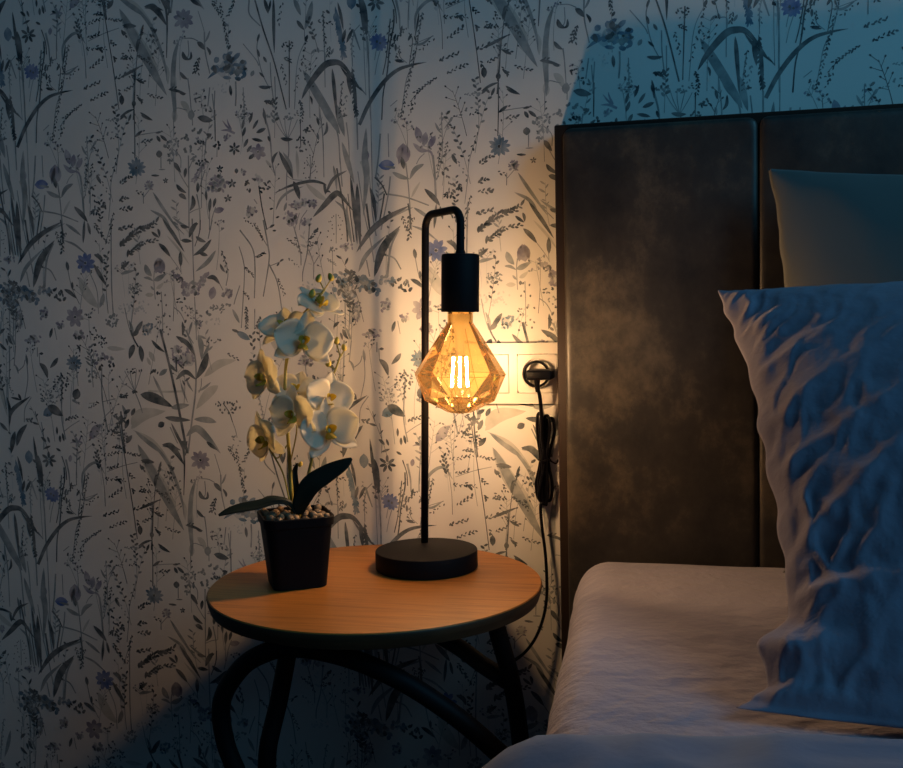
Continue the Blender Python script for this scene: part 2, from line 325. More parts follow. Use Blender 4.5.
dD 20 117 614 114 598 133 605 151 617 157 602 154 591 125 588 129 620 147 628;cV 100 59 41 14 168 567;cM 68 27 32 8 127 562;sM 9 9 127 558 127 429;
cD 59 45 45 6 179 494;cM 150 113 36 26 169 471;cG 181 68 36 16 168 436;cG 139 79 37 16 45 461;bM 41 171 680 178 612 184 575;
bD 31 195 666 198 611 200 575;pM 27 10 112 537 139 519;sM 11 9 181 410 175 312;bM 36 161 346 168 328 174 312;bD 32 143 333 147 324 149 312;
cM 68 90 29 14 195 401;pD 36 16 925 409 925 347;sM 14 12 951 404 948 346;pD 33 8 967 381 951 346;eT 48 120 -60 913 329;sM 14 11 130 385 125 342;
cG 91 55 27 10 153 363;pD 28 10 1 379 23 344;sM 12 12 2 406 9 344 13 314;sM 12 12 67 404 56 343 49 273;pM 32 14 67 404 51 291;
bM 60 89 369 78 325 63 282;sM 14 12 1023 380 1026 315 1033 257;eD 21 61 20 1020 345;eD 21 61 -25 1033 305;bP 71 989 346 1007 301 1038 257;
cV 116 84 42 18 39 254;sM 14 12 38 241 40 166 28 69;pD 33 14 -5 211 26 157;pD 33 12 74 210 40 140;bM 70 -22 131 5 96 28 60;bM 60 91 135 61 96 32 60;
cG 142 94 38 18 1017 198;sM 12 9 1017 184 1022 78;bP 78 103 227 119 175 135 96;bD 46 137 157 145 113 139 61;cD 95 71 33 14 999 95;
pM 33 12 954 158 970 77;sM 12 10 954 158 966 95 973 33;bD 79 254 258 271 240 279 212;bD 63 317 273 305 258 289 243;sM 11 11 254 287 255 256;
fT 114 11 370 257;sM 10 8 377 239 380 188;sM 21 18 460 243 458 145 472 50;cV 67 51 46 8 437 257;cV 92 62 51 12 462 273;cV 51 46 46 6 488 265;
cD 41 36 41 5 493 248;cD 56 41 41 6 457 242;cM 114 129 41 12 423 224;sM 21 16 328 207 320 99 330 28;cD 100 147 37 18 329 202;pD 37 10 329 221 322 141;
bD 132 274 129 297 117 324 99;eT 69 106 60 276 111;cM 132 159 37 20 268 165;cM 95 132 32 14 297 155;eD 68 89 20 373 164;pM 26 16 359 146 382 136;
pD 42 8 335 87 376 101;sM 10 10 325 52 353 71 379 85;bD 64 142 93 159 122 217 158;bD 38 177 166 181 156 186 147;bD 32 151 155 169 151 187 146;
sM 13 13 220 155 197 122 192 80;bD 86 162 7 176 46 202 74;bD 81 141 -16 151 27 159 52;sM 19 16 154 311 151 245 146 194;sM 16 13 175 311 167 250;
bD 43 150 340 157 326 167 314;bD 43 122 319 132 307 145 297;eM 21 90 -5 211 268;sM 13 11 211 254 211 207 198 151;sM 13 11 142 217 140 122 139 51;
sM 13 11 182 236 199 250 205 268;bM 32 169 255 177 241 180 226;pM 30 14 132 217 161 160;bD 49 108 79 121 65 134 53;sM 13 13 231 113 237 85;
pD 40 5 197 89 221 85;sM 13 11 250 80 256 37 254 -4;eV 67 135 40 427 50;sV 15 10 446 62 446 73;cD 113 103 31 16 459 319;bP 66 481 301 504 298 539 296;
bD 31 381 311 390 301 391 287;cV 117 79 48 12 235 329;sM 13 13 249 305 248 277;eD 32 21 0 262 286;cV 78 62 52 8 390 336;sP 13 13 413 136 439 139;
pD 31 8 413 122 445 141;sM 10 10 457 141 501 150;sM 10 10 460 94 498 127;sD 30 35 655 352 673 277 693 181 705 113 725 -10;
sM 22 25 737 348 761 271 760 181 744 86 727 -10;bD 69 704 331 738 310 762 274;bD 107 802 282 787 244 762 206;bD 69 698 205 730 227 762 205;
bP 116 788 213 833 248 889 260;bP 137 830 187 796 163 759 120;bD 145 583 163 627 152 685 126;bM 84 680 123 706 127 738 132;
bP 141 548 61 589 99 661 114;bD 75 659 95 694 90 740 87;bM 88 751 90 793 88 821 81;bM 108 724 40 757 63 791 36 830 -9;bM 34 808 197 787 181 766 171;
bD 50 626 321 644 301 667 285;bD 45 676 253 688 241 701 228;sD 25 20 702 270 701 227;bD 86 570 309 561 292 552 267;bD 80 588 306 592 282 593 257;
bD 70 586 351 576 342 565 333;sD 23 18 561 351 570 324 583 301;sM 10 10 565 171 549 205 535 232;sM 10 10 565 171 556 205 553 232;
sM 10 10 565 171 569 205 573 236;sM 10 10 565 171 579 205 588 231;sM 10 10 565 171 543 187 523 196;cD 152 35 30 10 560 232;
kD 61 557 168 565 171 575 169;sM 15 13 565 171 579 136 587 108;pD 41 9 516 159 541 155;cV 177 138 44 34 724 272;cV 99 59 44 12 708 295;
eP 40 90 -30 625 273;eP 25 65 -25 614 259;eM 35 85 55 659 227;cD 85 35 45 9 628 228;bM 40 626 217 643 182 659 147;cD 199 107 36 24 858 127;
sD 15 12 844 136 862 109 871 82;sM 10 10 871 82 879 59 883 37;cM 121 97 31 12 875 23;eD 33 82 25 535 76;eD 33 82 40 540 30;eD 28 66 60 537 112;
eD 30 66 30 557 111;eD 31 77 0 518 90;sD 20 20 517 113 519 53 526 -12;bD 45 678 79 699 35 723 -3;bM 61 560 55 596 26 633 -6;
bM 30 713 197 721 168 733 138;bM 30 730 211 738 190 751 170;eD 45 60 60 646 74;bM 83 774 334 782 303 781 264;bM 44 808 309 796 284 780 262;
cD 121 39 27 9 822 315;pD 34 6 864 277 897 263;sP 25 25 608 173 663 170 718 171;bD 50 656 10 676 10 705 -1;sM 12 12 779 208 777 186 769 167;
sD 13 11 508 1348 512 1314 527 1203 542 1088 553 985;pD 37 6 483 41 508 53;pD 35 6 526 23 540 41;pD 37 6 487 6 514 7;pD 35 12 447 1232 515 1245;
pD 34 9 533 1241 575 1234;pD 37 9 463 1194 503 1204;sM 9 9 463 1185 516 1203 564 1214;bD 34 579 1215 598 1215 618 1213;pD 32 6 581 1213 611 1215;
pD 39 4 575 1201 588 1191;pD 33 12 454 1164 524 1160;pD 44 6 491 1166 508 1156;pD 39 5 534 1183 551 1164;pD 39 9 465 1107 513 1134;
pD 43 4 543 1135 550 1122;pD 34 8 566 1127 605 1129;pD 34 5 571 1140 584 1127;pD 37 9 441 1050 498 1068;pD 39 10 464 1016 521 1040;
pD 43 5 553 1041 565 1011;sD 11 9 641 1215 620 1145 608 1059 598 987;pD 34 8 638 1209 623 1158;pD 30 5 593 1166 606 1144;pD 32 12 620 1132 665 1103;
pD 37 9 544 1072 610 1094;pD 32 5 616 1068 639 1056;pD 34 7 573 1036 605 1051;pD 34 9 645 1022 693 1006;pD 34 6 612 1021 628 1000;
pD 30 4 600 1076 608 1068;bP 60 553 1310 616 1277 662 1218 683 1172;bP 179 567 1268 606 1192 652 1124 686 1055;bP 97 728 1088 727 1037 725 981;
bM 72 647 10 675 13 698 -17;sM 17 13 674 67 696 19;bP 63 702 1104 710 1079 710 1045;pD 34 5 714 1030 737 1034;eD 34 47 0 601 999;
pD 49 8 486 106 532 85;pD 49 8 516 95 493 52;bP 192 548 74 583 101 647 116;eV 55 110 40 428 57;bM 54 522 132 532 106 526 85;
"""
def pattern_polys():
    """one repeat of the printed meadow as a list of (ink, [(u, v) ...]) in metres"""
    rnd = random.Random(11)
    out = []
    def ribbon(c, pts, wf):
        P2 = catmull([(a, b, 0) for a, b in pts], 6 if len(pts) > 2 else 5)
        n = len(P2); L = []; Rr = []
        for i, p in enumerate(P2):
            t = P2[min(i + 1, n - 1)] - P2[max(i - 1, 0)]
            if t.length < 1e-9: t = Vector((0, 1, 0))
            t.normalize(); w = max(wf(i / (n - 1)), .00022) * .5
            L.append((p.x - t.y * w, p.y + t.x * w)); Rr.append((p.x + t.y * w, p.y - t.x * w))
        for i in range(n - 1):
            out.append((c, [L[i], Rr[i], Rr[i + 1], L[i + 1]]))
    def leaf(c, x, y, rx, ry, ang, pw=.8):
        # ang: clockwise from up
        dx, dy = math.sin(ang), math.cos(ang)
        pts = []
        N = 5
        for s in (1, -1):
            for k in range(N):
                t = -1 + 2 * k / N if s == 1 else 1 - 2 * k / N
                w = max(0, 1 - t * t) ** pw * rx * s
                pts.append((x + dx * t * ry - dy * w, y + dy * t * ry + dx * w))
        out.append((c, pts))
    def dot(c, x, y, r):
        a0 = rnd.random() * 6
        k = rnd.uniform(.7, 1.2)
        out.append((c, [(x + r * math.cos(a0 + a), y + r * k * math.sin(a0 + a)) for a in [PI * j / 3 for j in range(6)]]))
    for tok in PATTERN.replace('\n', '').split(';'):
        if not tok: continue
        f = tok.split(); k, c = f[0][0], f[0][1]; v = [float(a) for a in f[1:]]
        nh = {'b': 1, 'k': 1, 's': 2, 'e': 3, 'd': 1, 'f': 2, 'c': 4, 'p': 2}[k]
        h = v[:nh]; pts = [(v[i] * .0005, v[i + 1] * .0005) for i in range(nh, len(v), 2)]
        W = h[0] * .0001
        if k == 'b': ribbon(c, pts, lambda t: W * (math.sin(PI * min(1, max(0, t)) ** .9) ** .8) + .0003)
        elif k == 'k': ribbon(c, pts, lambda t: W * (.55 + .9 * t - 1.45 * t * t if t < 1 else 0) * 1.1 + .0003)
        elif k == 's': ribbon(c, pts, lambda t: (h[0] + (h[1] - h[0]) * t) * .000115)
        elif k == 'e': leaf(c, *pts[0], W, h[1] * .0001, R(h[2]))
        elif k == 'd':
            for x, y in pts: leaf(c, x, y, W * .42, W * .62, rnd.uniform(-.8, .8), .6)
        elif k == 'f':
            x, y = pts[0]; n = int(h[1])
            for i in range(n):
                a = 2 * PI * (i + rnd.uniform(-.12, .12)) / n
                l = W * rnd.uniform(.95, 1.2)
                leaf(c, x + math.sin(a) * l * .58, y + math.cos(a) * l * .58, W * ((1.8 if c != 'D' else 1.0) / n + .05), l * .46, a, .6)
            dot('D' if c != 'D' else 'M', x, y, W * .16)
        elif k == 'c':
            x, y = pts[0]; rx, ry, s = h[0] * .0001, h[1] * .0001, h[2] * .0001
            if c in 'TVB':
                for _ in range(5): leaf('G', x + rnd.uniform(-.5, .5) * rx, y + rnd.uniform(-.5, .5) * ry, rx * rnd.uniform(.3, .6), ry * rnd.uniform(.3, .6), rnd.random() * PI, .5)
            for i in range(int(h[3])):
                r = math.sqrt(rnd.random()); a = rnd.random() * 2 * PI
                cc = c
                if c in 'TVB' and rnd.random() < .3: cc = rnd.choice('DMG')
                leaf(cc, x + rx * r * math.cos(a), y + ry * r * math.sin(a), s * rnd.uniform(.26, .46), s * rnd.uniform(.42, .78), rnd.random() * PI, .6)
        elif k == 'p':
            (x0, y0), (x1, y1) = pts[0], pts[-1]
            n = int(h[1]); L = math.hypot(x1 - x0, y1 - y0) or 1e-6
            dx, dy = (x1 - x0) / L, (y1 - y0) / L
            for i in range(n):
                t = (i + rnd.uniform(.1, .9)) / n
                side = 1 if i % 2 else -1
                base = math.atan2(dx, dy)
                a = base + side * rnd.uniform(.25, .95)
                o = side * W * rnd.uniform(.1, .55)
                s = W * rnd.uniform(.75, 1.25)
                leaf(c, x0 + dx * L * t - dy * o * -1, y0 + dy * L * t - dx * o, s * rnd.uniform(.24, .36), s * .66, a, .7)
    # fine filler sprigs and stems between the big motifs
    for i in range(95):
        x, y = rnd.uniform(0, TILE_U), rnd.uniform(0, TILE_V)
        Hh = rnd.uniform(.035, .10); lean = rnd.uniform(-.25, .25); bend = rnd.uniform(-.18, .18)
        c = rnd.choice('MMMMGD')
        pt = lambda t: (x + Hh * (lean * t + bend * t * t), y + Hh * t)
        ribbon(c, [pt(0), pt(.35), pt(.7), pt(1)], lambda t: .0008 - .0004 * t)
        kind = rnd.randrange(4)
        n = rnd.randrange(5, 13)
        for k in range(n):
            t = .35 + .65 * (k + .5) / n; px_, py_ = pt(t); s = 1 if k % 2 else -1
            a = lean + s * rnd.uniform(.5, 1.1)
            if kind == 0:
                L = rnd.uniform(.003, .0062); leaf(c, px_ + math.sin(a) * L, py_ + math.cos(a) * L, L * .28, L, a, .8)
            elif kind == 1:
                L = rnd.uniform(.006, .016); qx, qy = px_ + math.sin(a) * L, py_ + math.cos(a) * L
                ribbon(c, [(px_, py_), (qx, qy)], lambda t: .0005); leaf('D' if c == 'M' else c, qx, qy, .0011, .0018, a, .6)
            elif kind == 2:
                L = rnd.uniform(.0025, .004); leaf('D' if rnd.random() < .6 else c, px_ + math.sin(a) * L, py_ + math.cos(a) * L, L * .5, L, a, .6)
            elif k > n * .5:
                L = rnd.uniform(.004, .012); qx, qy = px_ + math.sin(a) * L, py_ + math.cos(a) * L
                ribbon('M', [(px_, py_), (qx, qy)], lambda t: .0005)
                for _ in range(3): leaf(rnd.choice('VMDG'), qx + rnd.uniform(-.003, .003), qy + rnd.uniform(-.003, .003), .0012, .0019, rnd.random() * 3, .6)
    order = {c: i for i, c in enumerate('PGTVBMD')}
    out.sort(key=lambda q: order[q[0]])
    return out

def build_wall():
    X0, X1, Z0, Z1 = -1.75, 1.75, 0.0, 2.4
    PX0, PX1, PZ1 = -1.45, .75, 1.62
    verts = []; faces = []; mi = []
    def add(pts, m):
        b = len(verts); verts.extend(pts); faces.append(list(range(b, b + len(pts)))); mi.append(m)
    nx, nz = 14, 10
    for i in range(nx):
        for j in range(nz):
            xa, xb = X0 + (X1 - X0) * i / nx, X0 + (X1 - X0) * (i + 1) / nx
            za, zb = Z0 + (Z1 - Z0) * j / nz, Z0 + (Z1 - Z0) * (j + 1) / nz
            add([(xa, 0, za), (xb, 0, za), (xb, 0, zb), (xa, 0, zb)], 0)
    polys = pattern_polys(); n = len(polys)
    for iu in range(-5, 5):
        for iv in range(-3, 5):
            ou, ov = iu * TILE_U, iv * TILE_V
            for q, (c, pts) in enumerate(polys):
                pp = [(u + ou, v + ov) for u, v in pts]
                if any(u < PX0 or u > PX1 or v < .01 or v > PZ1 for u, v in pp): continue
                if all(u > -.10 and v < .98 for u, v in pp): continue      # behind the bed head
                y = -.00006 - .00022 * q / n
                # keep faces looking into the room
                ar = sum(pp[k][0] * pp[(k + 1) % len(pp)][1] - pp[(k + 1) % len(pp)][0] * pp[k][1] for k in range(len(pp)))
                if ar < 0: pp = pp[::-1]
                add([(u, y, v) for u, v in pp], 1 + INKS.index(c))
    me = bpy.data.meshes.new('wall_back')
    me.from_pydata(verts, [], faces)
    for m in [m_paper] + [INK[k] for k in INKS]: me.materials.append(m)
    me.polygons.foreach_set('material_index', mi)
    o = bpy.data.objects.new('wall_back', me); COL.objects.link(o)
    tag(o, 'wall papered with blue grey meadow grasses and flowers on cream', None, None, 'structure')
    print('wall polys', len(faces), 'per tile', n)
build_wall()

bm = bmesh.new(); box(bm, -1.75, 1.75, -3.2, 0, -.04, 0)
m_floor = mat('floor_boards', (.12, .075, .045), .5)
noise_col(m_floor, [(.3, (.09, .055, .03)), (.7, (.15, .095, .055))], 4, 5, (1, 12, 1))
tag(obj('floor', bm, m_floor, smooth=False), 'dark wooden floor under the table and bed', None, None, 'structure')

# ------------------------------------------------------------------ more materials
m_oak = mat('oak', (.4, .2, .08), .42, .4)
noise_col(m_oak, [(.25, (.13, .042, .008)), (.45, (.33, .125, .024)), (.62, (.42, .165, .034)), (.8, (.22, .078, .015))], 5.5, 8, (1.4, 30, 30), .6, .65)
bump(m_oak, 40, .12, .0006, (2, 30, 30))
m_edge = mat('oak_edge', (.055, .026, .012), .6, .3)
noise_col(m_edge, [(.3, (.036, .017, .008)), (.7, (.075, .036, .016))], 20, 4, (1, 1, 8))
m_leg = mat('black_bentwood', (.004, .004, .006), .6, .2)
m_black = mat('black_powder_coat', (.006, .0055, .007), .65, .2)
bump(m_black, 1400, .15, .0002)
m_cable = mat('black_rubber', (.0022, .0022, .004), .38, .2)
m_plastic = mat('cream_plastic', (.74, .70, .64), .35, .4)
m_pot = mat('black_plastic_pot', (.0035, .0035, .005), .6, .15)
m_petal = bpy.data.materials.new('white_petal'); m_petal.use_nodes = True
def petal_mat(m, c, tc, f):
    nt = m.node_tree; p = P(m)
    p.inputs['Base Color'].default_value = (*c, 1); p.inputs['Roughness'].default_value = .5; p.inputs['Specular IOR Level'].default_value = .25
    tr = nd(m, 'ShaderNodeBsdfTranslucent'); tr.inputs['Color'].default_value = (*tc, 1)
    mx = nd(m, 'ShaderNodeMixShader'); mx.inputs[0].default_value = f
    lk(m, p, 0, mx, 1); lk(m, tr, 0, mx, 2); lk(m, mx, 0, nt.nodes['Material Output'], 0)
petal_mat(m_petal, (.78, .74, .64), (.96, .92, .72), .5)
m_lip = bpy.data.materials.new('yellow_green_lip'); m_lip.use_nodes = True
petal_mat(m_lip, (.55, .44, .07), (.75, .6, .08), .4)
m_bud = mat('yellow_green_bud', (.46, .36, .05), .5)
m_stem = mat('green_stem', (.24, .22, .05), .5)
noise_col(m_stem, [(.35, (.16, .16, .04)), (.65, (.36, .30, .06))], 30, 3)
m_oleaf = mat('dark_green_leaf', (.008, .014, .010), .5, .25)
m_pebble = mat('tan_pebble', (.3, .2, .11), .55)
noise_col(m_pebble, [(.35, (.08, .05, .03)), (.65, (.30, .20, .11))], 45, 3)

m_velvet = mat('taupe_velvet', (.05, .045, .038), .47, .55, 0, .08)
P(m_velvet).inputs['Sheen Roughness'].default_value = .5
noise_col(m_velvet, [(.36, (.008, .0075, .008)), (.52, (.028, .024, .020)), (.72, (.115, .090, .060))], 9, 12, (1, 1, .8), 0, .72)
bump(m_velvet, 30, .2, .004, (1, 1, .7), 8)
bump(m_velvet, 700, .2, .0004)
m_frame = mat('brown_headboard_edge', (.022, .012, .008), .6, .25, 0, .1)
m_sheet = mat('lilac_grey_sheet', (.28, .27, .345), .85, .15, 0, .15)
bump(m_sheet, 60, .35, .004, (1, 1, 1), 6)
bump(m_sheet, 34, .6, .014, (1, 1.2, 1), 12)
bump(m_sheet, 1600, .3, .0003)
m_linen = mat('blue_grey_linen', (.20, .195, .265), .9, .1, 0, .15)
bump(m_linen, 48, .5, .005, (1, 1, 1), 8)
bump(m_linen, 1800, .3, .0003)
m_backpil = mat('grey_green_cotton', (.115, .122, .12), .9, .1, 0, .15)
bump(m_backpil, 1500, .3, .0003)
bump(m_backpil, 30, .15, .003)
m_duvet = mat('blue_grey_duvet', (.15, .19, .28), .9, .1, 0, .15)
bump(m_duvet, 40, .3, .004, (1, 1, 1), 5)

# ------------------------------------------------------------------ bedside table
TC = Vector((-.351, -.206, 0)); TR = .196; TZ = .5
tb = thing('bedside_table', (TC.x, TC.y, 0), 'small round oak bedside table on black bentwood legs beside the bed', 'table')
bm = bmesh.new()
lathe(bm, [(TR - .016, TZ - .0215), (TR - .004, TZ - .017), (TR - .0012, TZ - .009), (TR, TZ - .003), (TR - .0006, TZ - .0012), (TR - .0018, TZ)], (TC.x, TC.y, 0), 128)
o = obj('tabletop', bm, [m_oak, m_edge], tb); autosmooth(o, 40)
for p in o.data.polygons:
    if p.center.z < TZ - .002 : p.material_index = 1

def leg(pts, r=.0105, name='leg'):
    b = bmesh.new(); tube(b, catmull(pts, 10), r, 16)
    return obj(name, b, m_leg, tb)
A = [(-.470, -.285, .0), (-.469, -.286, .12), (-.473, -.288, .22), (-.490, -.296, .285), (-.5045, -.303, .335), (-.503, -.311, .385), (-.474, -.324, .428), (-.442, -.331, .4505), (-.405, -.335, .4605), (-.347, -.335, .4535), (-.287, -.335, .432), (-.235, -.330, .399), (-.195, -.320, .362), (-.157, -.300, .313), (-.127, -.275, .24), (-.122, -.26, .12), (-.122, -.255, .0)]
A[-4] = (-.158, -.300, .312); A[-3] = (-.142, -.285, .235)
leg(A)
tag(leg([(-.440, -.245, .479), (-.443, -.250, .445), (-.453, -.266, .375), (-.466, -.276, .31), (-.4685, -.262, .24), (-.462, -.240, .10), (-.460, -.235, .0)]))
leg([(-.210, -.215, .479), (-.204, -.211, .445), (-.1925, -.205, .396), (-.185, -.200, .341), (-.182, -.198, .283), (-.186, -.190, .15), (-.192, -.180, .0)])
leg([(-.352, -.10, .479), (-.345, -.10, .45), (-.325, -.100, .418), (-.300, -.105, .405), (-.268, -.122, .395), (-.235, -.158, .390), (-.196, -.206, .390)], .0105, 'brace')

# ------------------------------------------------------------------ table lamp
lamp = thing('table_lamp', (-.308, -.1315, TZ), 'black metal arched table lamp holding a large amber faceted bulb', 'lamp')
LB = Vector((-.308, -.1315, TZ))
bm = bmesh.new()
lathe(bm, [(.0622, 0), (.0632, .0008), (.0636, .002), (.0636, .0215), (.063, .0229), (.0618, .0235)], LB, 96)
autosmooth(obj('base', bm, m_black, lamp), 40)
AX = Vector((.026, 0, 1)).normalized()
p0 = Vector((-.319, -.097, TZ + .0235))
def along(p, z): return p + AX * ((z - p.z) / AX.z)
q = along(Vector((-.2515, -.157, .8850)), .885)
zt = .9385
pt, qt = along(p0, zt), along(q, zt)
d = (qt - pt).normalized(); rb = .0175
path = [p0, along(p0, .7), along(p0, .85)]
path += catmull([along(p0, .85), along(p0, zt - rb)], 6)[1:]
def bend(c0, a, b, n=10):   # quarter turn from direction a to direction b
    return [c0 + a * (math.sin(t)) + b * (1 - math.cos(t)) for t in [PI / 2 * i / n for i in range(1, n + 1)]]
path += bend(along(p0, zt - rb), AX * rb, d * rb)
e0 = qt - d * rb
path += [path[-1].lerp(e0, i / 5) for i in range(1, 6)]
path += bend(e0, d * rb, -AX * rb)
path += [path[-1].lerp(q, i / 4) for i in range(1, 5)]
bm = bmesh.new(); tube(bm, path, .0047, 20)
obj('pole', bm, m_black, lamp)
# socket cup, open below
sk = along(q, .8850); sb = along(q, .8166); H = (sk - sb).length
bm = bmesh.new()
lathe(bm, [(.0185, .012), (.0212, .0), (.0222, .0), (.0226, .001), (.0226, H - .0025), (.0218, H - .0006), (.0205, H), (.0066, H), (.0062, H + .002), (.0050, H + .0045)], sb, 64, AX)
autosmooth(obj('socket', bm, m_black, lamp), 40)

# bulb: faceted amber glass, two-sided thin shell
m_glass = bpy.data.materials.new('amber_glass'); m_glass.use_nodes = True
def glass_mat(m, tint, glow, gf, ior=1.5):
    nt = m.node_tree; nt.nodes.remove(P(m))
    tr = nd(m, 'ShaderNodeBsdfTransparent'); tr.inputs['Color'].default_value = (*tint, 1)
    tl = nd(m, 'ShaderNodeBsdfTranslucent'); tl.inputs['Color'].default_value = (*glow, 1)
    gl = nd(m, 'ShaderNodeBsdfGlossy'); gl.inputs['Color'].default_value = (1, .85, .6, 1); gl.inputs['Roughness'].default_value = .04
    fr = nd(m, 'ShaderNodeFresnel'); fr.inputs['IOR'].default_value = ior
    m1 = nd(m, 'ShaderNodeMixShader'); m1.inputs[0].default_value = gf
    m2 = nd(m, 'ShaderNodeMixShader')
    lk(m, tr, 0, m1, 1); lk(m, tl, 0, m1, 2); lk(m, fr, 0, m2, 0); lk(m, m1, 0, m2, 1); lk(m, gl, 0, m2, 2)
    lk(m, m2, 0, nt.nodes['Material Output'], 0)
glass_mat(m_glass, (.985, .81, .46), (1, .62, .20), .085)
m_clear = bpy.data.materials.new('clear_glass'); m_clear.use_nodes = True
glass_mat(m_clear, (.99, .98, .93), (1, .92, .7), .4, 1.05)
m_wire = mat('filament_wire', (.5, .4, .25), .35, .5, .8)

PXM = .001222
def bz(py): return along(q, .8166 - (py - 312) * PXM)
rings = [(12.6, 306, 0, 0), (12.6, 322, 0, 0), (16.5, 328, 0, 0), (45.5, 373, 0, 0), (34.5, 398, .5, 1), (11, 410, .5, 1)]
NF = 9
bm = bmesh.new(); rv = []
for r, py, off, _ in rings:
    c = bz(py)
    rv.append([bm.verts.new(c + Vector((math.cos(a), math.sin(a), -.026 * math.cos(a))) * r * PXM) for a in [2 * PI * (j + off) / NF + .35 for j in range(NF)]])
for k in range(len(rv) - 1):
    A_, B_ = rv[k], rv[k + 1]
    tw = rings[k][2] != rings[k + 1][2]
    for j in range(NF):
        j2 = (j + 1) % NF
        if tw:
            bm.faces.new((A_[j], A_[j2], B_[j])); bm.faces.new((A_[j2], B_[j2], B_[j]))
        else:
            bm.faces.new((A_[j], A_[j2], B_[j2], B_[j]))
tip = bm.verts.new(bz(411.7))
for j in range(NF): bm.faces.new((rv[-1][j], rv[-1][(j + 1) % NF], tip))
bmesh.ops.recalc_face_normals(bm, faces=bm.faces)
bulb = tag(obj('bulb', bm, m_glass, lamp, smooth=False), 'amber faceted glass bulb')
# glass edges read as thin brighter seams
bm = bmesh.new()
for k in (3, 4):
    ring = [v.co.copy() for v in []]
c_of = lambda k: bz(rings[k][1])
def ringpts(k):
    r, py, off, _ = rings[k]
    return [bz(py) + Vector((math.cos(a), math.sin(a), -.026 * math.cos(a))) * r * PXM * 1.0 for a in [2 * PI * (j + off) / NF + .35 for j in range(NF)]]
for k in (3, 4):
    rp = ringpts(k)
    for j in range(NF): tube(bm, [rp[j], rp[(j + 1) % NF]], .00035, 6, cap=False)
rp2, rp3, rp4, rp5 = ringpts(2), ringpts(3), ringpts(4), ringpts(5)
for j in range(NF):
    tube(bm, [rp2[j], rp3[j]], .0003, 6, cap=False)
    tube(bm, [rp3[j], rp4[j]], .0003, 6, cap=False); tube(bm, [rp3[(j + 1) % NF], rp4[j]], .0003, 6, cap=False)
    tube(bm, [rp4[j], rp5[j]], .0003, 6, cap=False)
m_seam = bpy.data.materials.new('amber_glass_edge'); m_seam.use_nodes = True
glass_mat(m_seam, (.62, .36, .10), (1, .6, .14), .25)
obj('facet_edges', bm, m_seam, bulb)
# inner stem and LED filaments
bm = bmesh.new()
def inner(px, py, a=0, r=0): return bz(py) + Vector((math.cos(a) * r, math.sin(a) * r, 0))
prof = [(10.5, 314), (9.8, 320), (6.5, 328), (4.6, 338), (4.2, 348), (3.6, 352), (1.5, 353.5)]
prev = None
for r, py in prof:
    ring = [bm.verts.new(bz(py) + Vector((math.cos(a), math.sin(a), 0)) * r * PXM) for a in [2 * PI * j / 20 for j in range(20)]]
    if prev:
        for j in range(20): bm.faces.new((prev[j], prev[(j + 1) % 20], ring[(j + 1) % 20], ring[j]))
    prev = ring
bm.faces.new(prev); bmesh.ops.recalc_face_normals(bm, faces=bm.faces)
obj('glass_stem', bm, m_clear, bulb)

m_fil = bpy.data.materials.new('glowing_filament'); m_fil.use_nodes = True
nt = m_fil.node_tree; nt.nodes.remove(P(m_fil))
em = nd(m_fil, 'ShaderNodeEmission'); em.inputs['Color'].default_value = LAMP_COL
lf = nd(m_fil, 'ShaderNodeLightFalloff'); lf.inputs['Strength'].default_value = LAMP_S; lf.inputs['Smooth'].default_value = LAMP_SMOOTH
lk(m_fil, lf, 'Quadratic', em, 'Strength'); lk(m_fil, em, 0, nt.nodes['Material Output'], 0)
for i in range(4):
    a = R(12 + 90 * i)
    top = inner(0, 356, a, .0075); bot = inner(0, 385, a, .0095)
    bm = bmesh.new(); tube(bm, [top, top.lerp(bot, .5), bot], .0014, 10)
    obj('filament', bm, m_fil, bulb)
    bm = bmesh.new(); tube(bm, catmull([inner(0, 352, a, .003), inner(0, 354.5, a, .0065), top], 4), .0004, 6)
    obj('filament_wire', bm, m_wire, bulb); bm = bmesh.new()
    tube(bm, catmull([bot, inner(0, 391, a, .011), inner(0, 394, 0, .0003)], 5), .0004, 6)
    obj('filament_wire', bm, m_wire, bulb)

# ------------------------------------------------------------------ wall socket and plugged-in cord
so = thing('wall_socket', (-.214, 0, .734), 'cream double wall socket plate behind the glowing bulb, next to the headboard', 'socket')
PXL, PXR, PZ0, PZ1, PT = -.2895, -.1385, .6935, .7745, .0085
ins = [(-.2735, -.2212), (-.2090, -.1567)]; IZ0, IZ1 = .7082, .7592; G = .0006
bm = bmesh.new()
xs = [PXL, ins[0][0] - G, ins[0][1] + G, ins[1][0] - G, ins[1][1] + G, PXR]
for (a, b_, c_, d_) in [(PXL, PXR, IZ1 + G, PZ1), (PXL, PXR, PZ0, IZ0 - G), (xs[0], xs[1], IZ0 - G, IZ1 + G), (xs[2], xs[3], IZ0 - G, IZ1 + G), (xs[4], xs[5], IZ0 - G, IZ1 + G)]:
    box(bm, a, b_, -PT, -.0005, c_, d_)
obj('plate', bm, m_plastic, so, smooth=False)
bm = bmesh.new(); box(bm, *ins[0], -PT - .0006, -.002, IZ0, IZ1, .0006)
obj('blank_cover', bm, m_plastic, so, smooth=False)
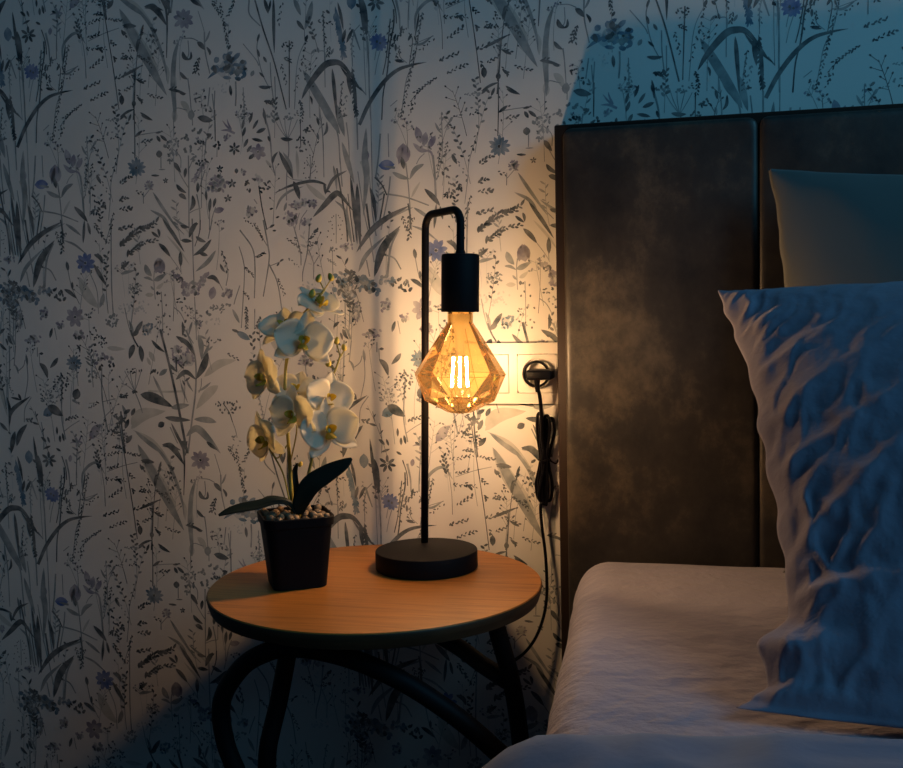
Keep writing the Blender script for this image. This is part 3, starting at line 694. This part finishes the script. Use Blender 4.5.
# earthed outlet with a round well
bm = bmesh.new()
cx, cz = (ins[1][0] + ins[1][1]) / 2, (IZ0 + IZ1) / 2
N = 64; hw = (ins[1][1] - ins[1][0]) / 2; hh = (IZ1 - IZ0) / 2; yo = -PT - .0006
sq = []; ci = []; ci2 = []; sq2 = []
for j in range(N):
    a = 2 * PI * (j + .5) / N; c, s = math.cos(a), math.sin(a)
    k = 1 / max(abs(c), abs(s))
    sq.append(bm.verts.new((cx + c * k * hw, yo, cz + s * k * hh))); sq2.append(bm.verts.new((cx + c * k * hw, -.002, cz + s * k * hh)))
    ci.append(bm.verts.new((cx + c * .0200, yo, cz + s * .0200))); ci2.append(bm.verts.new((cx + c * .0195, -.0015, cz + s * .0195)))
for j in range(N):
    k = (j + 1) % N
    bm.faces.new((sq[j], sq[k], ci[k], ci[j])); bm.faces.new((ci[j], ci[k], ci2[k], ci2[j])); bm.faces.new((sq2[j], sq2[k], sq[k], sq[j]))
bm.faces.new(ci2); bmesh.ops.recalc_face_normals(bm, faces=bm.faces)
obj('outlet', bm, m_plastic, so, smooth=False)

PC = Vector((-.1818, -.022, .7372))
cord = thing('power_cord', (PC.x, -.01, PC.z), 'black power cord, plugged into the wall socket and tied in a long bundle', 'cord')
bm = bmesh.new()
# plug body: round rim against the outlet, flat grip bar across it
lathe(bm, [(.0146, -.001), (.0150, .006), (.0172, .0055), (.0178, .003), (.0178, -.004), (.0170, -.0055), (.0146, -.0055), (.0146, -.001)], (cx, -.0165, cz), 48, (0, -1, 0), False, False)
obj('plug_rim', bm, m_cable, cord)
bm = bmesh.new()
box(bm, cx - .010, cx + .0235, -.046, -.004, cz - .0065, cz + .0065, .003, 4)
tube(bm, [Vector((cx + .004, -.040, cz)), Vector((cx + .004, -.0395, cz - .012)), Vector((cx + .0045, -.038, cz - .022))], lambda t: .0045 - .0015 * t, 14)
autosmooth(obj('plug', bm, m_cable, cord), 50)
def cx_of(px): return -.1804 + (px - 538) * .00131
def cz_of(py): return .7193 - (py - 385) * .00133
def cpt(px, py, y): return Vector((cx_of(px), y, cz_of(py)))
bm = bmesh.new()
main = [Vector((cx + .0044, -.038, cz - .018)), cpt(541, 395, -.034), cpt(541.5, 412, -.026), cpt(541.5, 440, -.018), cpt(543.5, 460, -.017), cpt(540, 480, -.018), cpt(537, 496, -.018), cpt(540, 503, -.016), cpt(545, 505, -.014)]
loops = []
rnd = random.Random(3)
tubepaths = [main]
for i in range(4):
    xo = -5.6 + i * 3.7; yy = -.010 - .0032 * (i % 3)
    w = 3.0 + .6 * (i % 2)
    top = 413 + [0, 4, 2, 5, 9][i]; bot = 503 - [4, 1, 0, 2, 6][i]
    xt = 544 + xo * 1.0; xb = 541.5 + xo * .9; xm = 542.5 + xo * .45
    tubepaths.append(('loop', [cpt(xt - w, top + 9, yy), cpt(xt - w * .55, top + 1.5, yy), cpt(xt + w * .55, top + 1.5, yy), cpt(xt + w, top + 9, yy - .001), cpt(xt + w * .8, 436, yy), cpt(xm + 1.6, 460, yy), cpt(xb + w * .95, 484, yy), cpt(xb + w * .8, bot - 6, yy), cpt(xb + w * .3, bot, yy), cpt(xb - w * .4, bot, yy), cpt(xb - w * .9, bot - 7, yy), cpt(xb - w * .9, 482, yy), cpt(xm - 1.6, 460, yy - .001), cpt(xt - w * .9, 436, yy)]))
for t in tubepaths:
    if t[0] == 'loop': tube(bm, catmull(t[1], 8, True), .0021, 10, closed=True)
    else: tube(bm, catmull(t, 8), .0025, 10)
tail = [cpt(545, 504, -.014), cpt(540, 503, -.017), cpt(538.5, 508, -.018), cpt(539.5, 525, -.019), cpt(542.5, 550, -.020), cpt(544, 575, -.021), cpt(543.5, 600, -.022), cpt(539, 622, -.024), cpt(530, 642, -.028), cpt(516, 657, -.034), cpt(498, 663, -.045), cpt(480, 658, -.05), cpt(460, 648, -.05), cpt(435, 634, -.05), cpt(390, 628, -.05)]
tube(bm, catmull(tail, 8), .0021, 10)
obj('cable', bm, m_cable, cord)
bm = bmesh.new()
rg = [cpt(543.8 + 5.2 * math.cos(a), 460 + 1.2 * math.sin(a * 2), -.0150 + .0085 * math.sin(a)) for a in [2 * PI * j / 20 for j in range(20)]]
tube(bm, rg, .0012, 8, closed=True)
tube(bm, catmull([cpt(548, 459, -.02), cpt(552, 462, -.019), cpt(555, 463, -.018), cpt(557, 459, -.018)], 6), .0011, 8)
tube(bm, catmull([cpt(540, 460, -.022), cpt(537, 459, -.021)], 3), .001, 8)
obj('cable_tie', bm, m_cable, cord)

# ------------------------------------------------------------------ potted orchid
PB = Vector((-.4425, -.226, TZ))
orch = thing('potted_orchid', PB, 'white artificial orchid in a square black pot on the round table', 'plant')
def rsq(half, rad, z, ang, n=8):
    pts = []
    for k, (sx, sy) in enumerate(((1, 1), (-1, 1), (-1, -1), (1, -1))):
        for j in range(n + 1):
            a = PI / 2 * k + PI / 2 * j / n
            pts.append(Vector((sx * (half - rad) + rad * math.cos(a), sy * (half - rad) + rad * math.sin(a), z)))
    return [PB + Matrix.Rotation(ang, 3, 'Z') @ p for p in pts]
PANG = R(31); PH = .0845
bm = bmesh.new(); rl = []
for half, rad, z in [(.0295, .010, 0), (.0312, .011, .001), (.0385, .014, PH - .0115), (.0405, .015, PH - .0105), (.0413, .0155, PH - .001), (.0406, .015, PH), (.0388, .014, PH), (.0380, .013, PH - .012), (.0370, .012, PH - .020)]:
    rl.append([bm.verts.new(p) for p in rsq(half, rad, z, PANG)])
for A_, B_ in zip(rl, rl[1:]):
    for j in range(len(A_)): bm.faces.new((A_[j], A_[(j + 1) % len(A_)], B_[(j + 1) % len(A_)], B_[j]))
bm.faces.new(rl[0][::-1]); bm.faces.new(rl[-1]); bmesh.ops.recalc_face_normals(bm, faces=bm.faces)
pot = autosmooth(obj('pot', bm, m_pot, orch), 35)
rnd = random.Random(5)
pts = []
for i in range(400):
    p = Vector((rnd.uniform(-.033, .033), rnd.uniform(-.033, .033), 0))
    if all((p - o_).length > .0085 for o_ in pts): pts.append(p)
    if len(pts) >= 46: break
for i, p in enumerate(pts):
    b = bmesh.new(); bmesh.ops.create_icosphere(b, subdivisions=2, radius=1)
    r = rnd.uniform(.0036, .0056); s = Vector((r * rnd.uniform(.9, 1.3), r * rnd.uniform(.8, 1.1), r * rnd.uniform(.7, 1)))
    rot = Euler((rnd.random(), rnd.random(), rnd.random() * 6)).to_matrix()
    c = PB + Matrix.Rotation(PANG, 3, 'Z') @ p + Vector((0, 0, PH - .006 + rnd.uniform(0, .0065)))
    for v in b.verts:
        v.co = c + rot @ Vector((v.co.x * s.x, v.co.y * s.y, v.co.z * s.z)) * (1 + .12 * noise.noise(v.co * 1.5 + p * 300))
    obj('pebble', b, m_pebble, orch)

# placement frame of the plant: u to the right, w up, t out into the room
VR = Vector((.929, .371, 0)).normalized(); VT = Vector((.371, -.929, 0)).normalized(); VU = Vector((0, 0, 1))
O0 = Vector((-.4425, -.226, TZ + PH))
def op(u, w, t=0): return O0 + VR * u * .001 + VU * w * .001 + VT * t * .001

def petal(bm, base, dir_, nrm, L, W, shape=.75, cup=.25, curl=.2, wave=.0, seed=0, nu=14, nv=10):
    dir_ = dir_.normalized(); nrm = (nrm - dir_ * nrm.dot(dir_)).normalized(); sd = dir_.cross(nrm)
    g = []
    for i in range(nu + 1):
        t = i / nu; row = []
        w = W * .5 * (math.sin(PI * min(1, (t * .97 + .03)) ** shape) ** .62 if t < 1 else 0) + W * .02
        for j in range(nv + 1):
            s = -1 + 2 * j / nv
            h = cup * W * .5 * (s * s) * math.sin(PI * min(1, t * 1.05)) + curl * L * (t * t) + wave * W * math.sin(seed + 5 * t + 3 * s) * t
            row.append(bm.verts.new(base + dir_ * (t * L) + sd * (s * w) + nrm * h))
        g.append(row)
    fs = []
    for i in range(nu):
        for j in range(nv):
            fs.append(bm.faces.new((g[i][j], g[i + 1][j], g[i + 1][j + 1], g[i][j + 1])))
    return fs

def flower(c, yaw, pitch, roll, sc=1.0, seed=0):
    """c: point; yaw/pitch: where the face looks (0, 0 = to the viewer); builds the bloom with its own petals and lip"""
    F = (VT * math.cos(pitch) * math.cos(yaw) + VR * math.cos(pitch) * math.sin(yaw) + VU * math.sin(pitch)).normalized()
    U = (VU - F * VU.dot(F)).normalized(); S = U.cross(F)
    q_ = Matrix.Rotation(roll, 3, F); U = q_ @ U; S = q_ @ S
    rn = random.Random(seed)
    b = bmesh.new()
    bmesh.ops.create_icosphere(b, subdivisions=2, radius=.0035 * sc)
    for v in b.verts: v.co = c + F * .003 + v.co
    fl = obj('flower', b, m_petal, orch)
    def one(name, ang, L, W, shape, cup, curl, off=0, m=m_petal, wave=.05):
        d_ = U * math.cos(ang) + S * math.sin(ang)
        b = bmesh.new()
        petal(b, c + d_ * .002 * sc + F * off * sc, d_ + F * .12, F, L * sc, W * sc, shape, cup, curl, wave, seed + ang)
        o = obj(name, b, m, fl)
        md = o.modifiers.new('thick', 'SOLIDIFY'); md.thickness = .0005; md.offset = 0
        return o
    for a in (0, R(128), R(-128)):
        one('sepal', a + rn.uniform(-.12, .12), .039, .022, .8, .3, rn.uniform(-.1, .12), -.0015)
    for a in (R(78), R(-78)):
        one('petal', a + rn.uniform(-.1, .1), .037, .046, .72, .22, rn.uniform(-.02, .2), .001)
    b = bmesh.new()
    petal(b, c + F * .004 * sc - U * .002 * sc, -U * .8 + F * .8, F, .017 * sc, .013 * sc, .9, -.6, .25, .08, seed)
    petal(b, c + F * .004 * sc, S + F * .9 + U * .3, F - S, .013 * sc, .010 * sc, .8, .6, .3, 0, seed)
    petal(b, c + F * .004 * sc, -S + F * .9 + U * .3, F + S, .013 * sc, .010 * sc, .8, .6, .3, 0, seed)
    lp = tag(obj('lip', b, m_lip, fl), 'yellow green lip')
    md = lp.modifiers.new('thick', 'SOLIDIFY'); md.thickness = .0007; md.offset = 0
    return fl

def px(x, y, t=0):   # plant-frame point from offsets to the pot mouth centre, 1.17 mm a step
    return op((x - 296) * 1.165, (512 - y) * 1.165, t)
FL = [  # bloom centre in the plant frame, depth, yaw, pitch, roll, size, seed
 (325, 304, 0, 38, 52, 10, .80, 1), (309, 339, 22, 6, 8, -8, .92, 2), (272, 374, 8, -50, 4, 10, .84, 3),
 (299, 410, 26, -34, 2, 4, .84, 4), (332, 397, 14, 20, 14, -12, .80, 5), (331, 427, 30, 14, 10, 6, .94, 6), (271, 435, 6, -54, -8, 18, .84, 7),
 (292, 326, 4, -24, 50, 14, .82, 8), (301, 390, 2, -8, 46, -10, .80, 9)]
for x, y, t, yw, pt_, ro, sc, sd in FL: flower(px(x, y, t), R(yw), R(pt_), R(ro), sc, sd)
def stem(pts, r0, r1):
    b = bmesh.new(); tube(b, catmull(pts, 8), lambda t: r0 + (r1 - r0) * t, 10)
    return obj('stem', b, m_stem, orch)
stem([px(294, 520, 2), px(293, 490, 2), px(292, 450, 3), px(291, 420, 2), px(290, 385, 0), px(294, 350, 0), px(306, 318, -4), px(322, 300, -6), px(332, 288, -4)], .0026, .0014)
stem([px(299, 520, 0), px(306, 490, 0), px(314, 460, 2), px(319, 430, 8), px(326, 405, 4), px(333, 385, 0), px(341, 368, 0), px(347, 352, 0)], .0022, .0012)
stem([px(291, 500, 4), px(285, 470, 4), px(272, 445, 2), px(266, 437, 0)], .0010, .0010)
stem([px(292, 440, 3), px(280, 455, 6), px(273, 440, 4)], .0008, .0008)
stem([px(291, 400, 2), px(280, 385, 2), px(267, 375, 2)], .0009, .0009)
stem([px(293, 460, 4), px(300, 430, 8), px(300, 412, 18)], .0009, .0009)
stem([px(291, 370, 0), px(296, 350, 8), px(305, 340, 16)], .0009, .0009)
stem([px(320, 428, 8), px(326, 427, 22)], .0010, .0010)
def bud(x, y, t, ang, s=1):
    b = bmesh.new(); bmesh.ops.create_uvsphere(b, u_segments=16, v_segments=10, radius=1)
    c = px(x, y, t); M_ = Matrix.Rotation(ang, 3, VT)
    for v in b.verts:
        z = v.co.z; w = 1 - .25 * z
        v.co = c + M_ @ (VR * v.co.x * .0036 * w + VT * v.co.y * .0036 * w + VU * z * .0052) * s
    return obj('bud', b, m_bud, orch)
for x, y, t, a, s in [(327, 276, -4, -.3, 1), (339, 275, -4, .4, 1), (320, 291, -3, -.2, 1.05), (343, 339, 0, -.2, .9), (350, 346, 0, .3, .85), (334, 361, 0, -.1, 1), (303, 462, 6, -.5, .7)]:
    bud(x, y, t, a, s)
for a_, b_ in [((332, 288), (328, 279)), ((332, 288), (338, 279)), ((331, 291), (322, 292)), ((346, 355), (343, 343)), ((345, 358), (350, 349)), ((341, 368), (335, 364))]:
    stem([px(*a_, -4 if a_[1] < 300 else 0), px(*b_, -4 if b_[1] < 300 else 0)], .0009, .0008)
def leaf_blade(pts, W, nrm, shape=1.0, fold=.25):
    path = catmull(pts, 10); n = len(path); b = bmesh.new(); g = []
    for i, p in enumerate(path):
        t = i / (n - 1)
        tg = (path[min(i + 1, n - 1)] - path[max(i - 1, 0)]).normalized()
        nn = (nrm - tg * nrm.dot(tg)).normalized(); sd = tg.cross(nn)
        w = W * .5 * (math.sin(PI * (.04 + .95 * t) ** shape) ** .75) + .0006
        g.append([b.verts.new(p + sd * w * s + nn * abs(s) ** 1.5 * w * fold) for s in (-1, -.66, -.33, 0, .33, .66, 1)])
    for A_, B_ in zip(g, g[1:]):
        for j in range(6): b.faces.new((A_[j], A_[j + 1], B_[j + 1], B_[j]))
    o = obj('leaf', b, m_oleaf, orch)
    md = o.modifiers.new('thick', 'SOLIDIFY'); md.thickness = .0012; md.offset = 0
    return o
leaf_blade([px(297, 513, 4), px(291, 501, 10), px(277, 497, 14), px(260, 500, 18), px(243, 502, 20), px(232, 504, 22), px(222, 507, 24)], .013, VU * .8 + VT * .6, 1.15)
leaf_blade([px(300, 513, 4), px(303, 498, 10), px(313, 482, 14), px(330, 471, 16), px(345, 463, 18), px(354, 457, 18)], .022, VT + VU * .25, .8, .12)
leaf_blade([px(296, 512, 2), px(288, 504, 0), px(279, 498, -4), px(268, 497, -8), px(262, 500, -10)], .012, VU, 1)
leaf_blade([px(297, 515, 0), px(298, 490, -2), px(297, 472, -4), px(300, 462, -4)], .006, VT, 1)

# ------------------------------------------------------------------ bed: upholstered head, base, mattress
HX0, HX1, HZ1, HF = -.1513, 1.62, 1.0490, -.047
bed = thing('bed', (.66, -1.0, 0), 'upholstered bed with tall dark taupe velvet headboard', 'bed')
bm = bmesh.new()
box(bm, HX0, HX1, HF, -.004, .0, HZ1, .002, 2)
tag(obj('headboard_frame', bm, m_frame, bed), 'thin brown edge of the headboard')
def panel(x0, x1, z0, z1, r=.012, bulge=.002):
    """padded panel with rounded corners and softly pillowed face"""
    nx, nz = 40, 60; b = bmesh.new(); g = []
    for i in range(nx + 1):
        row = []
        for j in range(nz + 1):
            s = i / nx; t = j / nz
            fx = (1 - math.cos(PI * s)) / 2; fz = (1 - math.cos(PI * t)) / 2
            X = x0 + (x1 - x0) * fx; Z = z0 + (z1 - z0) * fz
            dx = min(X - x0, x1 - X); dz = min(Z - z0, z1 - Z)
            # corner rounding
            if dx < r and dz < r:
                vx, vz = r - dx, r - dz; L = math.hypot(vx, vz)
                if L > r:
                    k = max(vx, vz) / L if L else 1
                    vx *= k; vz *= k
                    X = (x0 + r - vx) if X - x0 < x1 - X else (x1 - r + vx)
                    Z = (z0 + r - vz) if Z - z0 < z1 - Z else (z1 - r + vz)
                    dx, dz = r - vx, r - vz
                    e = max(0, r - math.hypot(vx, vz))
                else: e = r - L
            else: e = min(dx, dz)
            h = min(1, e / .007); h = math.sqrt(max(0, 1 - (1 - h) ** 2))
            h2 = min(1, min(dx, dz) / .09); h2 = 1 - (1 - h2) ** 2
            yy = HF - .0005 - .0045 * h - bulge * h2 - .0012 * noise.noise(Vector((X * 9, Z * 9, 3)))*h
            row.append(b.verts.new((X, yy, Z)))
        g.append(row)
    for i in range(nx):
        for j in range(nz): b.faces.new((g[i][j], g[i + 1][j], g[i + 1][j + 1], g[i][j + 1]))
    return obj('headboard_panel', b, m_velvet, bed)
px0 = -.1405
for k, (a, b_) in enumerate([(px0, .0943), (.0957, .3335), (.3365, .5735), (.5765, .8135), (.8165, 1.0535), (1.0565, 1.2935), (1.2965, 1.6085)]):
    panel(a, b_, .03, HZ1 - .0055)
bm = bmesh.new(); box(bm, -.10, 1.58, -2.05, -.05, .06, .255, .02, 4)
obj('bed_base', bm, m_velvet, bed)
for x in (-.05, 1.53):
    for y in (-.15, -1.95):
        bm = bmesh.new(); lathe(bm, [(.02, 0), (.026, .07)], (x, y, 0), 24)
        obj('leg', bm, m_leg, bed)

def rounded_slab(x0, x1, y0, y1, z0, z1, r, nx, ny, disp):
    """closed rounded mattress-like slab; disp(p, n) gives an offset along the normal"""
    b = bmesh.new()
    bmesh.ops.create_cube(b, size=1)
    bmesh.ops.subdivide_edges(b, edges=list(b.edges), cuts=nx, use_grid_fill=True)
    hx, hy, hz = (x1 - x0) / 2, (y1 - y0) / 2, (z1 - z0) / 2
    c = Vector(((x0 + x1) / 2, (y0 + y1) / 2, (z0 + z1) / 2))
    def warp(s, h):      # put samples densely near the edges
        s *= 2
        k = .45
        s = s * (1 - k) + k * (math.sin(s * PI / 2))
        return s * h
    for v in b.verts:
        p = Vector((warp(v.co.x, hx), warp(v.co.y, hy), v.co.z * 2 * hz))
        q_ = Vector((max(-hx + r, min(hx - r, p.x)), max(-hy + r, min(hy - r, p.y)), max(-hz + r, min(hz - r, p.z))))
        dlt = p - q_
        if dlt.length > 1e-9:
            n = dlt.normalized(); w = q_ + n * r
        else: n = Vector((0, 0, 1)); w = p
        v.co = c + w + n * disp(c + w, n)
    return b
def md(p, n):
    f = .0035 * noise.noise(Vector((p.x * 5, p.y * 7, p.z * 5))) + .0015 * noise.noise(Vector((p.x * 14, p.y * 26, p.z * 20)))
    return f
bm = rounded_slab(-.1225, 1.56, -2.03, -.060, .25, .505, .040, 110, 60, md)
for v in bm.verts:
    v.co.x += .036 * max(0, -v.co.y - .12) * max(0, min(1, (.45 - v.co.x) / .55))
o = obj('mattress', bm, m_sheet, origin=(.72, -1.04, .25))
tag(o, 'mattress under a smooth lilac grey fitted sheet beside the round table', 'mattress')

# ------------------------------------------------------------------ pillows
MT = .5085
def ridge(p, s): return 1 - abs(noise.noise(p * s)) * 2
def pillow(name, corner_bl, ex, eu, Wd, Ht, T, inset, wr, m, label, nx=150, ny=130, seed=0, ear=0):
    """corner_bl: lower left corner; ex: along the width, eu: along the height; nrm towards the room"""
    ex = Vector(ex).normalized(); eu = Vector(eu).normalized(); nr = ex.cross(eu).normalized()
    C = Vector(corner_bl) + ex * Wd / 2 + eu * Ht / 2
    b = bmesh.new(); front = {}; back = {}
    for side in (1, -1):
        D = front if side == 1 else back
        for i in range(nx + 1):
            for j in range(ny + 1):
                s = math.sin((-1 + 2 * i / nx) * PI / 2) * .55 + (-1 + 2 * i / nx) * .45
                t = math.sin((-1 + 2 * j / ny) * PI / 2) * .55 + (-1 + 2 * j / ny) * .45
                edge = i in (0, nx) or j in (0, ny)
                if side == -1 and edge:
                    D[i, j] = front[i, j]; continue
                ii, tt, bb = inset
                iw = ii(t) if callable(ii) and s < 0 else (.03 * (1 - t * t) if callable(ii) else ii * (1 - t * t) ** .9)
                kx = 1 - iw / (Wd / 2)
                ky_ = 1 - ((tt if t > 0 else bb) / (Ht / 2)) * (1 - s * s) ** .9
                X = s * Wd / 2 * (kx * abs(s) + (1 - abs(s))); Y = t * Ht / 2 * (ky_ * abs(t) + (1 - abs(t)))
                prof = max(0, (1 - s ** 2)) ** (.75 if callable(inset[0]) else .55) * max(0, (1 - t ** 2)) ** .6
                h = T * prof
                dl = (1 + s) * Wd / 2      # distance from the left seam
                dv = (1 - abs(t)) * Ht / 2
                q_ = Vector((X, Y, side * 3.0 + seed))
                ed = min(1, min((1 - abs(s)) * Wd / 2, dv) / .02)
                dsp = wr(X, Y, dl, dv, q_) * ed
                if side == -1: h *= .4
                pos = C + ex * X + eu * Y + nr * side * (h + (dsp if side == 1 else dsp * .5))
                # seam ripple
                if True:
                    rip = (1 - ed) * .004 * noise.noise(Vector((X * 22, Y * 22, seed)))
                    pos += nr * rip + ex * (1 - ed) * .004 * noise.noise(Vector((X * 30, Y * 30, seed + 9)))
                if pos.z < MT + .012: pos.z = MT + .0015 + .0105 * math.exp((pos.z - MT - .012) / .03)
                if pos.y > -.072: pos.y = -.072
                D[i, j] = b.verts.new(pos)
    for i in range(nx):
        for j in range(ny):
            b.faces.new((front[i, j], front[i + 1, j], front[i + 1, j + 1], front[i, j + 1]))
            b.faces.new((back[i, j], back[i, j + 1], back[i + 1, j + 1], back[i + 1, j]))
    bmesh.ops.recalc_face_normals(b, faces=b.faces)
    return tag(obj(name, b, m, origin=C), label, 'pillow')

def rot2(x, y, a): return x * math.cos(a) - y * math.sin(a), x * math.sin(a) + y * math.cos(a)
def rdg(x, y, z, k=1.6):
    return max(0, 1 - abs(noise.noise(Vector((x, y, z)))) * 2.6) ** k
def wr_front(X, Y, dl, dv, q_):
    # crumples run in from the left seam; a few long soft folds cross the cloth
    wx = X + .020 * noise.noise(Vector((X * 13, Y * 13, 1.3))) + .008 * noise.noise(Vector((X * 34, Y * 34, 8)))
    wy = Y + .020 * noise.noise(Vector((X * 13, Y * 13, 5.1))) + .008 * noise.noise(Vector((X * 34, Y * 34, 4)))
    u, v = rot2(wx, wy, -1.15 + 1.6 * max(-.1, Y))
    near = math.exp(-(dl / .095) ** 1.5); mid = math.exp(-dl / .25)
    f = .0046 * (near + .25 * mid) * rdg(u * 15, v * 34, q_.z) + .0028 * (near + .2 * mid) * rdg(u * 30, v * 66, q_.z + 3)
    u2, v2 = rot2(wx, wy, -.5)
    f += .0019 * (.35 + mid) * rdg(u2 * 3.2, v2 * 9, q_.z + 7, 2.2) + .0016 * (.4 + near) * noise.noise(Vector((wx * 45, wy * 45, 2)))
    f += .004 * noise.noise(Vector((X * 7, Y * 7, 3)))
    def fold(y0, sl, wd, amp, ln, x0=0):
        return amp * math.exp(-((Y - y0 - sl * dl) / wd) ** 2) * math.exp(-(max(0, dl - x0) / ln) ** 2)
    f += fold(-.150, .05, .009, .011, .085) - fold(-.172, -.15, .010, .008, .06) + fold(-.200, .1, .009, .007, .05) + fold(-.115, .75, .010, .007, .12) + fold(-.03, .45, .009, .005, .16) + fold(.03, .55, .008, .004, .12) + fold(.10, .35, .007, .0035, .10)
    return f
def wr_back(X, Y, dl, dv, q_):
    return .004 * noise.noise(Vector((X * 6, Y * 5, q_.z))) + .0012 * noise.noise(Vector((X * 20, Y * 14, q_.z)))
def inset_l(t):
    K = [(-1, 0), (-.93, .010), (-.88, .022), (-.82, .022), (-.75, .017), (-.62, .044), (-.47, .044), (-.25, .040), (0, .036), (.25, .030), (.5, .026), (.72, .014), (.88, .004), (1, 0)]
    for (a, p), (b, q) in zip(K, K[1:]):
        if t <= b:
            k = (t - a) / (b - a); k = k * k * (3 - 2 * k)
            return p + (q - p) * k
    return 0
fe = Vector((.001, .370, .323))
pillow('pillow', (.041, -.570, .5085), (1, -.05, -.004), fe, .70, fe.length + .004, .102, (inset_l, .008, -.022), wr_front, m_linen,
       'crumpled blue grey linen pillow leaning in front, nearest the camera', 170, 150, 1)
be = Vector((-.012, .060, .462))
pillow('pillow', (.113, -.165, .5085), (1, .0, -.004), be, .70, be.length + .004, .048, (.016, .022, .01), wr_back, m_backpil,
       'smooth grey green pillow standing behind the crumpled one against the headboard', 80, 70, 4)

# ------------------------------------------------------------------ duvet turned back over the foot half
def duvet():
    b = bmesh.new(); g = []
    NU, NV = 150, 110
    prof = []
    # cross profile along the bed width: hangs over the left side, lies on the mattress
    for i in range(NU + 1):
        s = i / NU * 1.75 - .22          # metres along the cloth, 0 at the mattress edge
        prof.append(s)
    rows = []
    for j in range(NV + 1):
        rows.append(j / NV)
    for s in prof:
        row = []
        for t in rows:
            y = -.668 - 1.25 * t - .05 * 0
            edge = min(1, t * 1.25 / .045)
            th = .014 + .020 * math.sqrt(max(0, 1 - (1 - edge) ** 2))     # rounded fold
            r = .038
            xl = -.1225 + .036 * max(0, -y - .12) - .010 + .4 * r
            if s > r * .6: X, Z, nx, nz = xl + s, .514, 0, 1
            else:
                a = min(PI / 2, (r * .6 - s) / r)
                X = xl + r * .6 - math.sin(a) * r; Z = .514 - r + math.cos(a) * r
                nx, nz = -math.sin(a), math.cos(a)
                ex_ = max(0, (r * .6 - s) - r * PI / 2); Z -= ex_; X -= ex_ * .12
            n1 = noise.noise(Vector((s * 7, t * 9, 2))); n2 = ridge(Vector((s * 11 + t * 7, t * 16 - s * 5, 4)), 1)
            th += (.007 * n1 + .009 * (n2 - .35)) * edge
            yy = y - .02 + .016 * noise.noise(Vector((s * 3.2, 7, 1))) + .10 * min(.4, max(0, s)) - .03 * max(0, -s)
            row.append(b.verts.new((X + nx * th, yy, Z + nz * th)))
        g.append(row)
    for i in range(NU):
        for j in range(NV): b.faces.new((g[i][j], g[i][j + 1], g[i + 1][j + 1], g[i + 1][j]))
    bmesh.ops.recalc_face_normals(b, faces=b.faces)
    o = obj('duvet', b, m_duvet, origin=(.6, -1.2, .5))
    m = o.modifiers.new('thick', 'SOLIDIFY'); m.thickness = .010; m.offset = -1
    return tag(o, 'blue grey duvet folded back across the foot end of the bed', 'duvet')
duvet()

# ------------------------------------------------------------------ light
W = bpy.data.worlds.new('night_room'); SC.world = W; W.use_nodes = True
bg = W.node_tree.nodes['Background']; bg.inputs['Color'].default_value = (*AMB_COL, 1); bg.inputs['Strength'].default_value = AMB_S
def area(name, loc, target, size, col, energy):
    l = bpy.data.lights.new(name, 'AREA'); l.shape = 'RECTANGLE'; l.size, l.size_y = size; l.color = col; l.energy = energy
    o = bpy.data.objects.new(name, l); COL.objects.link(o); o.location = loc
    o.rotation_euler = (Vector(target) - Vector(loc)).to_track_quat('-Z', 'Y').to_euler()
    return o
area('evening_window_light', WIN_LOC, WIN_TGT, (1.1, 1.3), WIN_COL, WIN_E)

# ------------------------------------------------------------------ camera
cam = bpy.data.cameras.new('camera'); co = bpy.data.objects.new('camera', cam); COL.objects.link(co)
yaw, pit, rol = R(12.841), R(3.863), R(-1.211)
fwd = Vector((-math.sin(yaw) * math.cos(pit), math.cos(yaw) * math.cos(pit), -math.sin(pit)))
rt = Vector((math.cos(yaw), math.sin(yaw), 0)); upv = rt.cross(fwd)
r_ = rt * math.cos(rol) + upv * math.sin(rol); u_ = upv * math.cos(rol) - rt * math.sin(rol)
Mx = Matrix((r_, u_, -fwd)).transposed().to_4x4(); Mx.translation = Vector((0, -1.3223, .8115))
co.matrix_world = Mx
cam.sensor_width = 36; cam.lens = 36 * 1000 / 903; cam.clip_start = .02
SC.camera = co
vs = SC.view_settings
vs.view_transform = 'Standard'; vs.look = 'None'; vs.gamma = 1; vs.exposure = EXPO; vs.use_curve_mapping = False
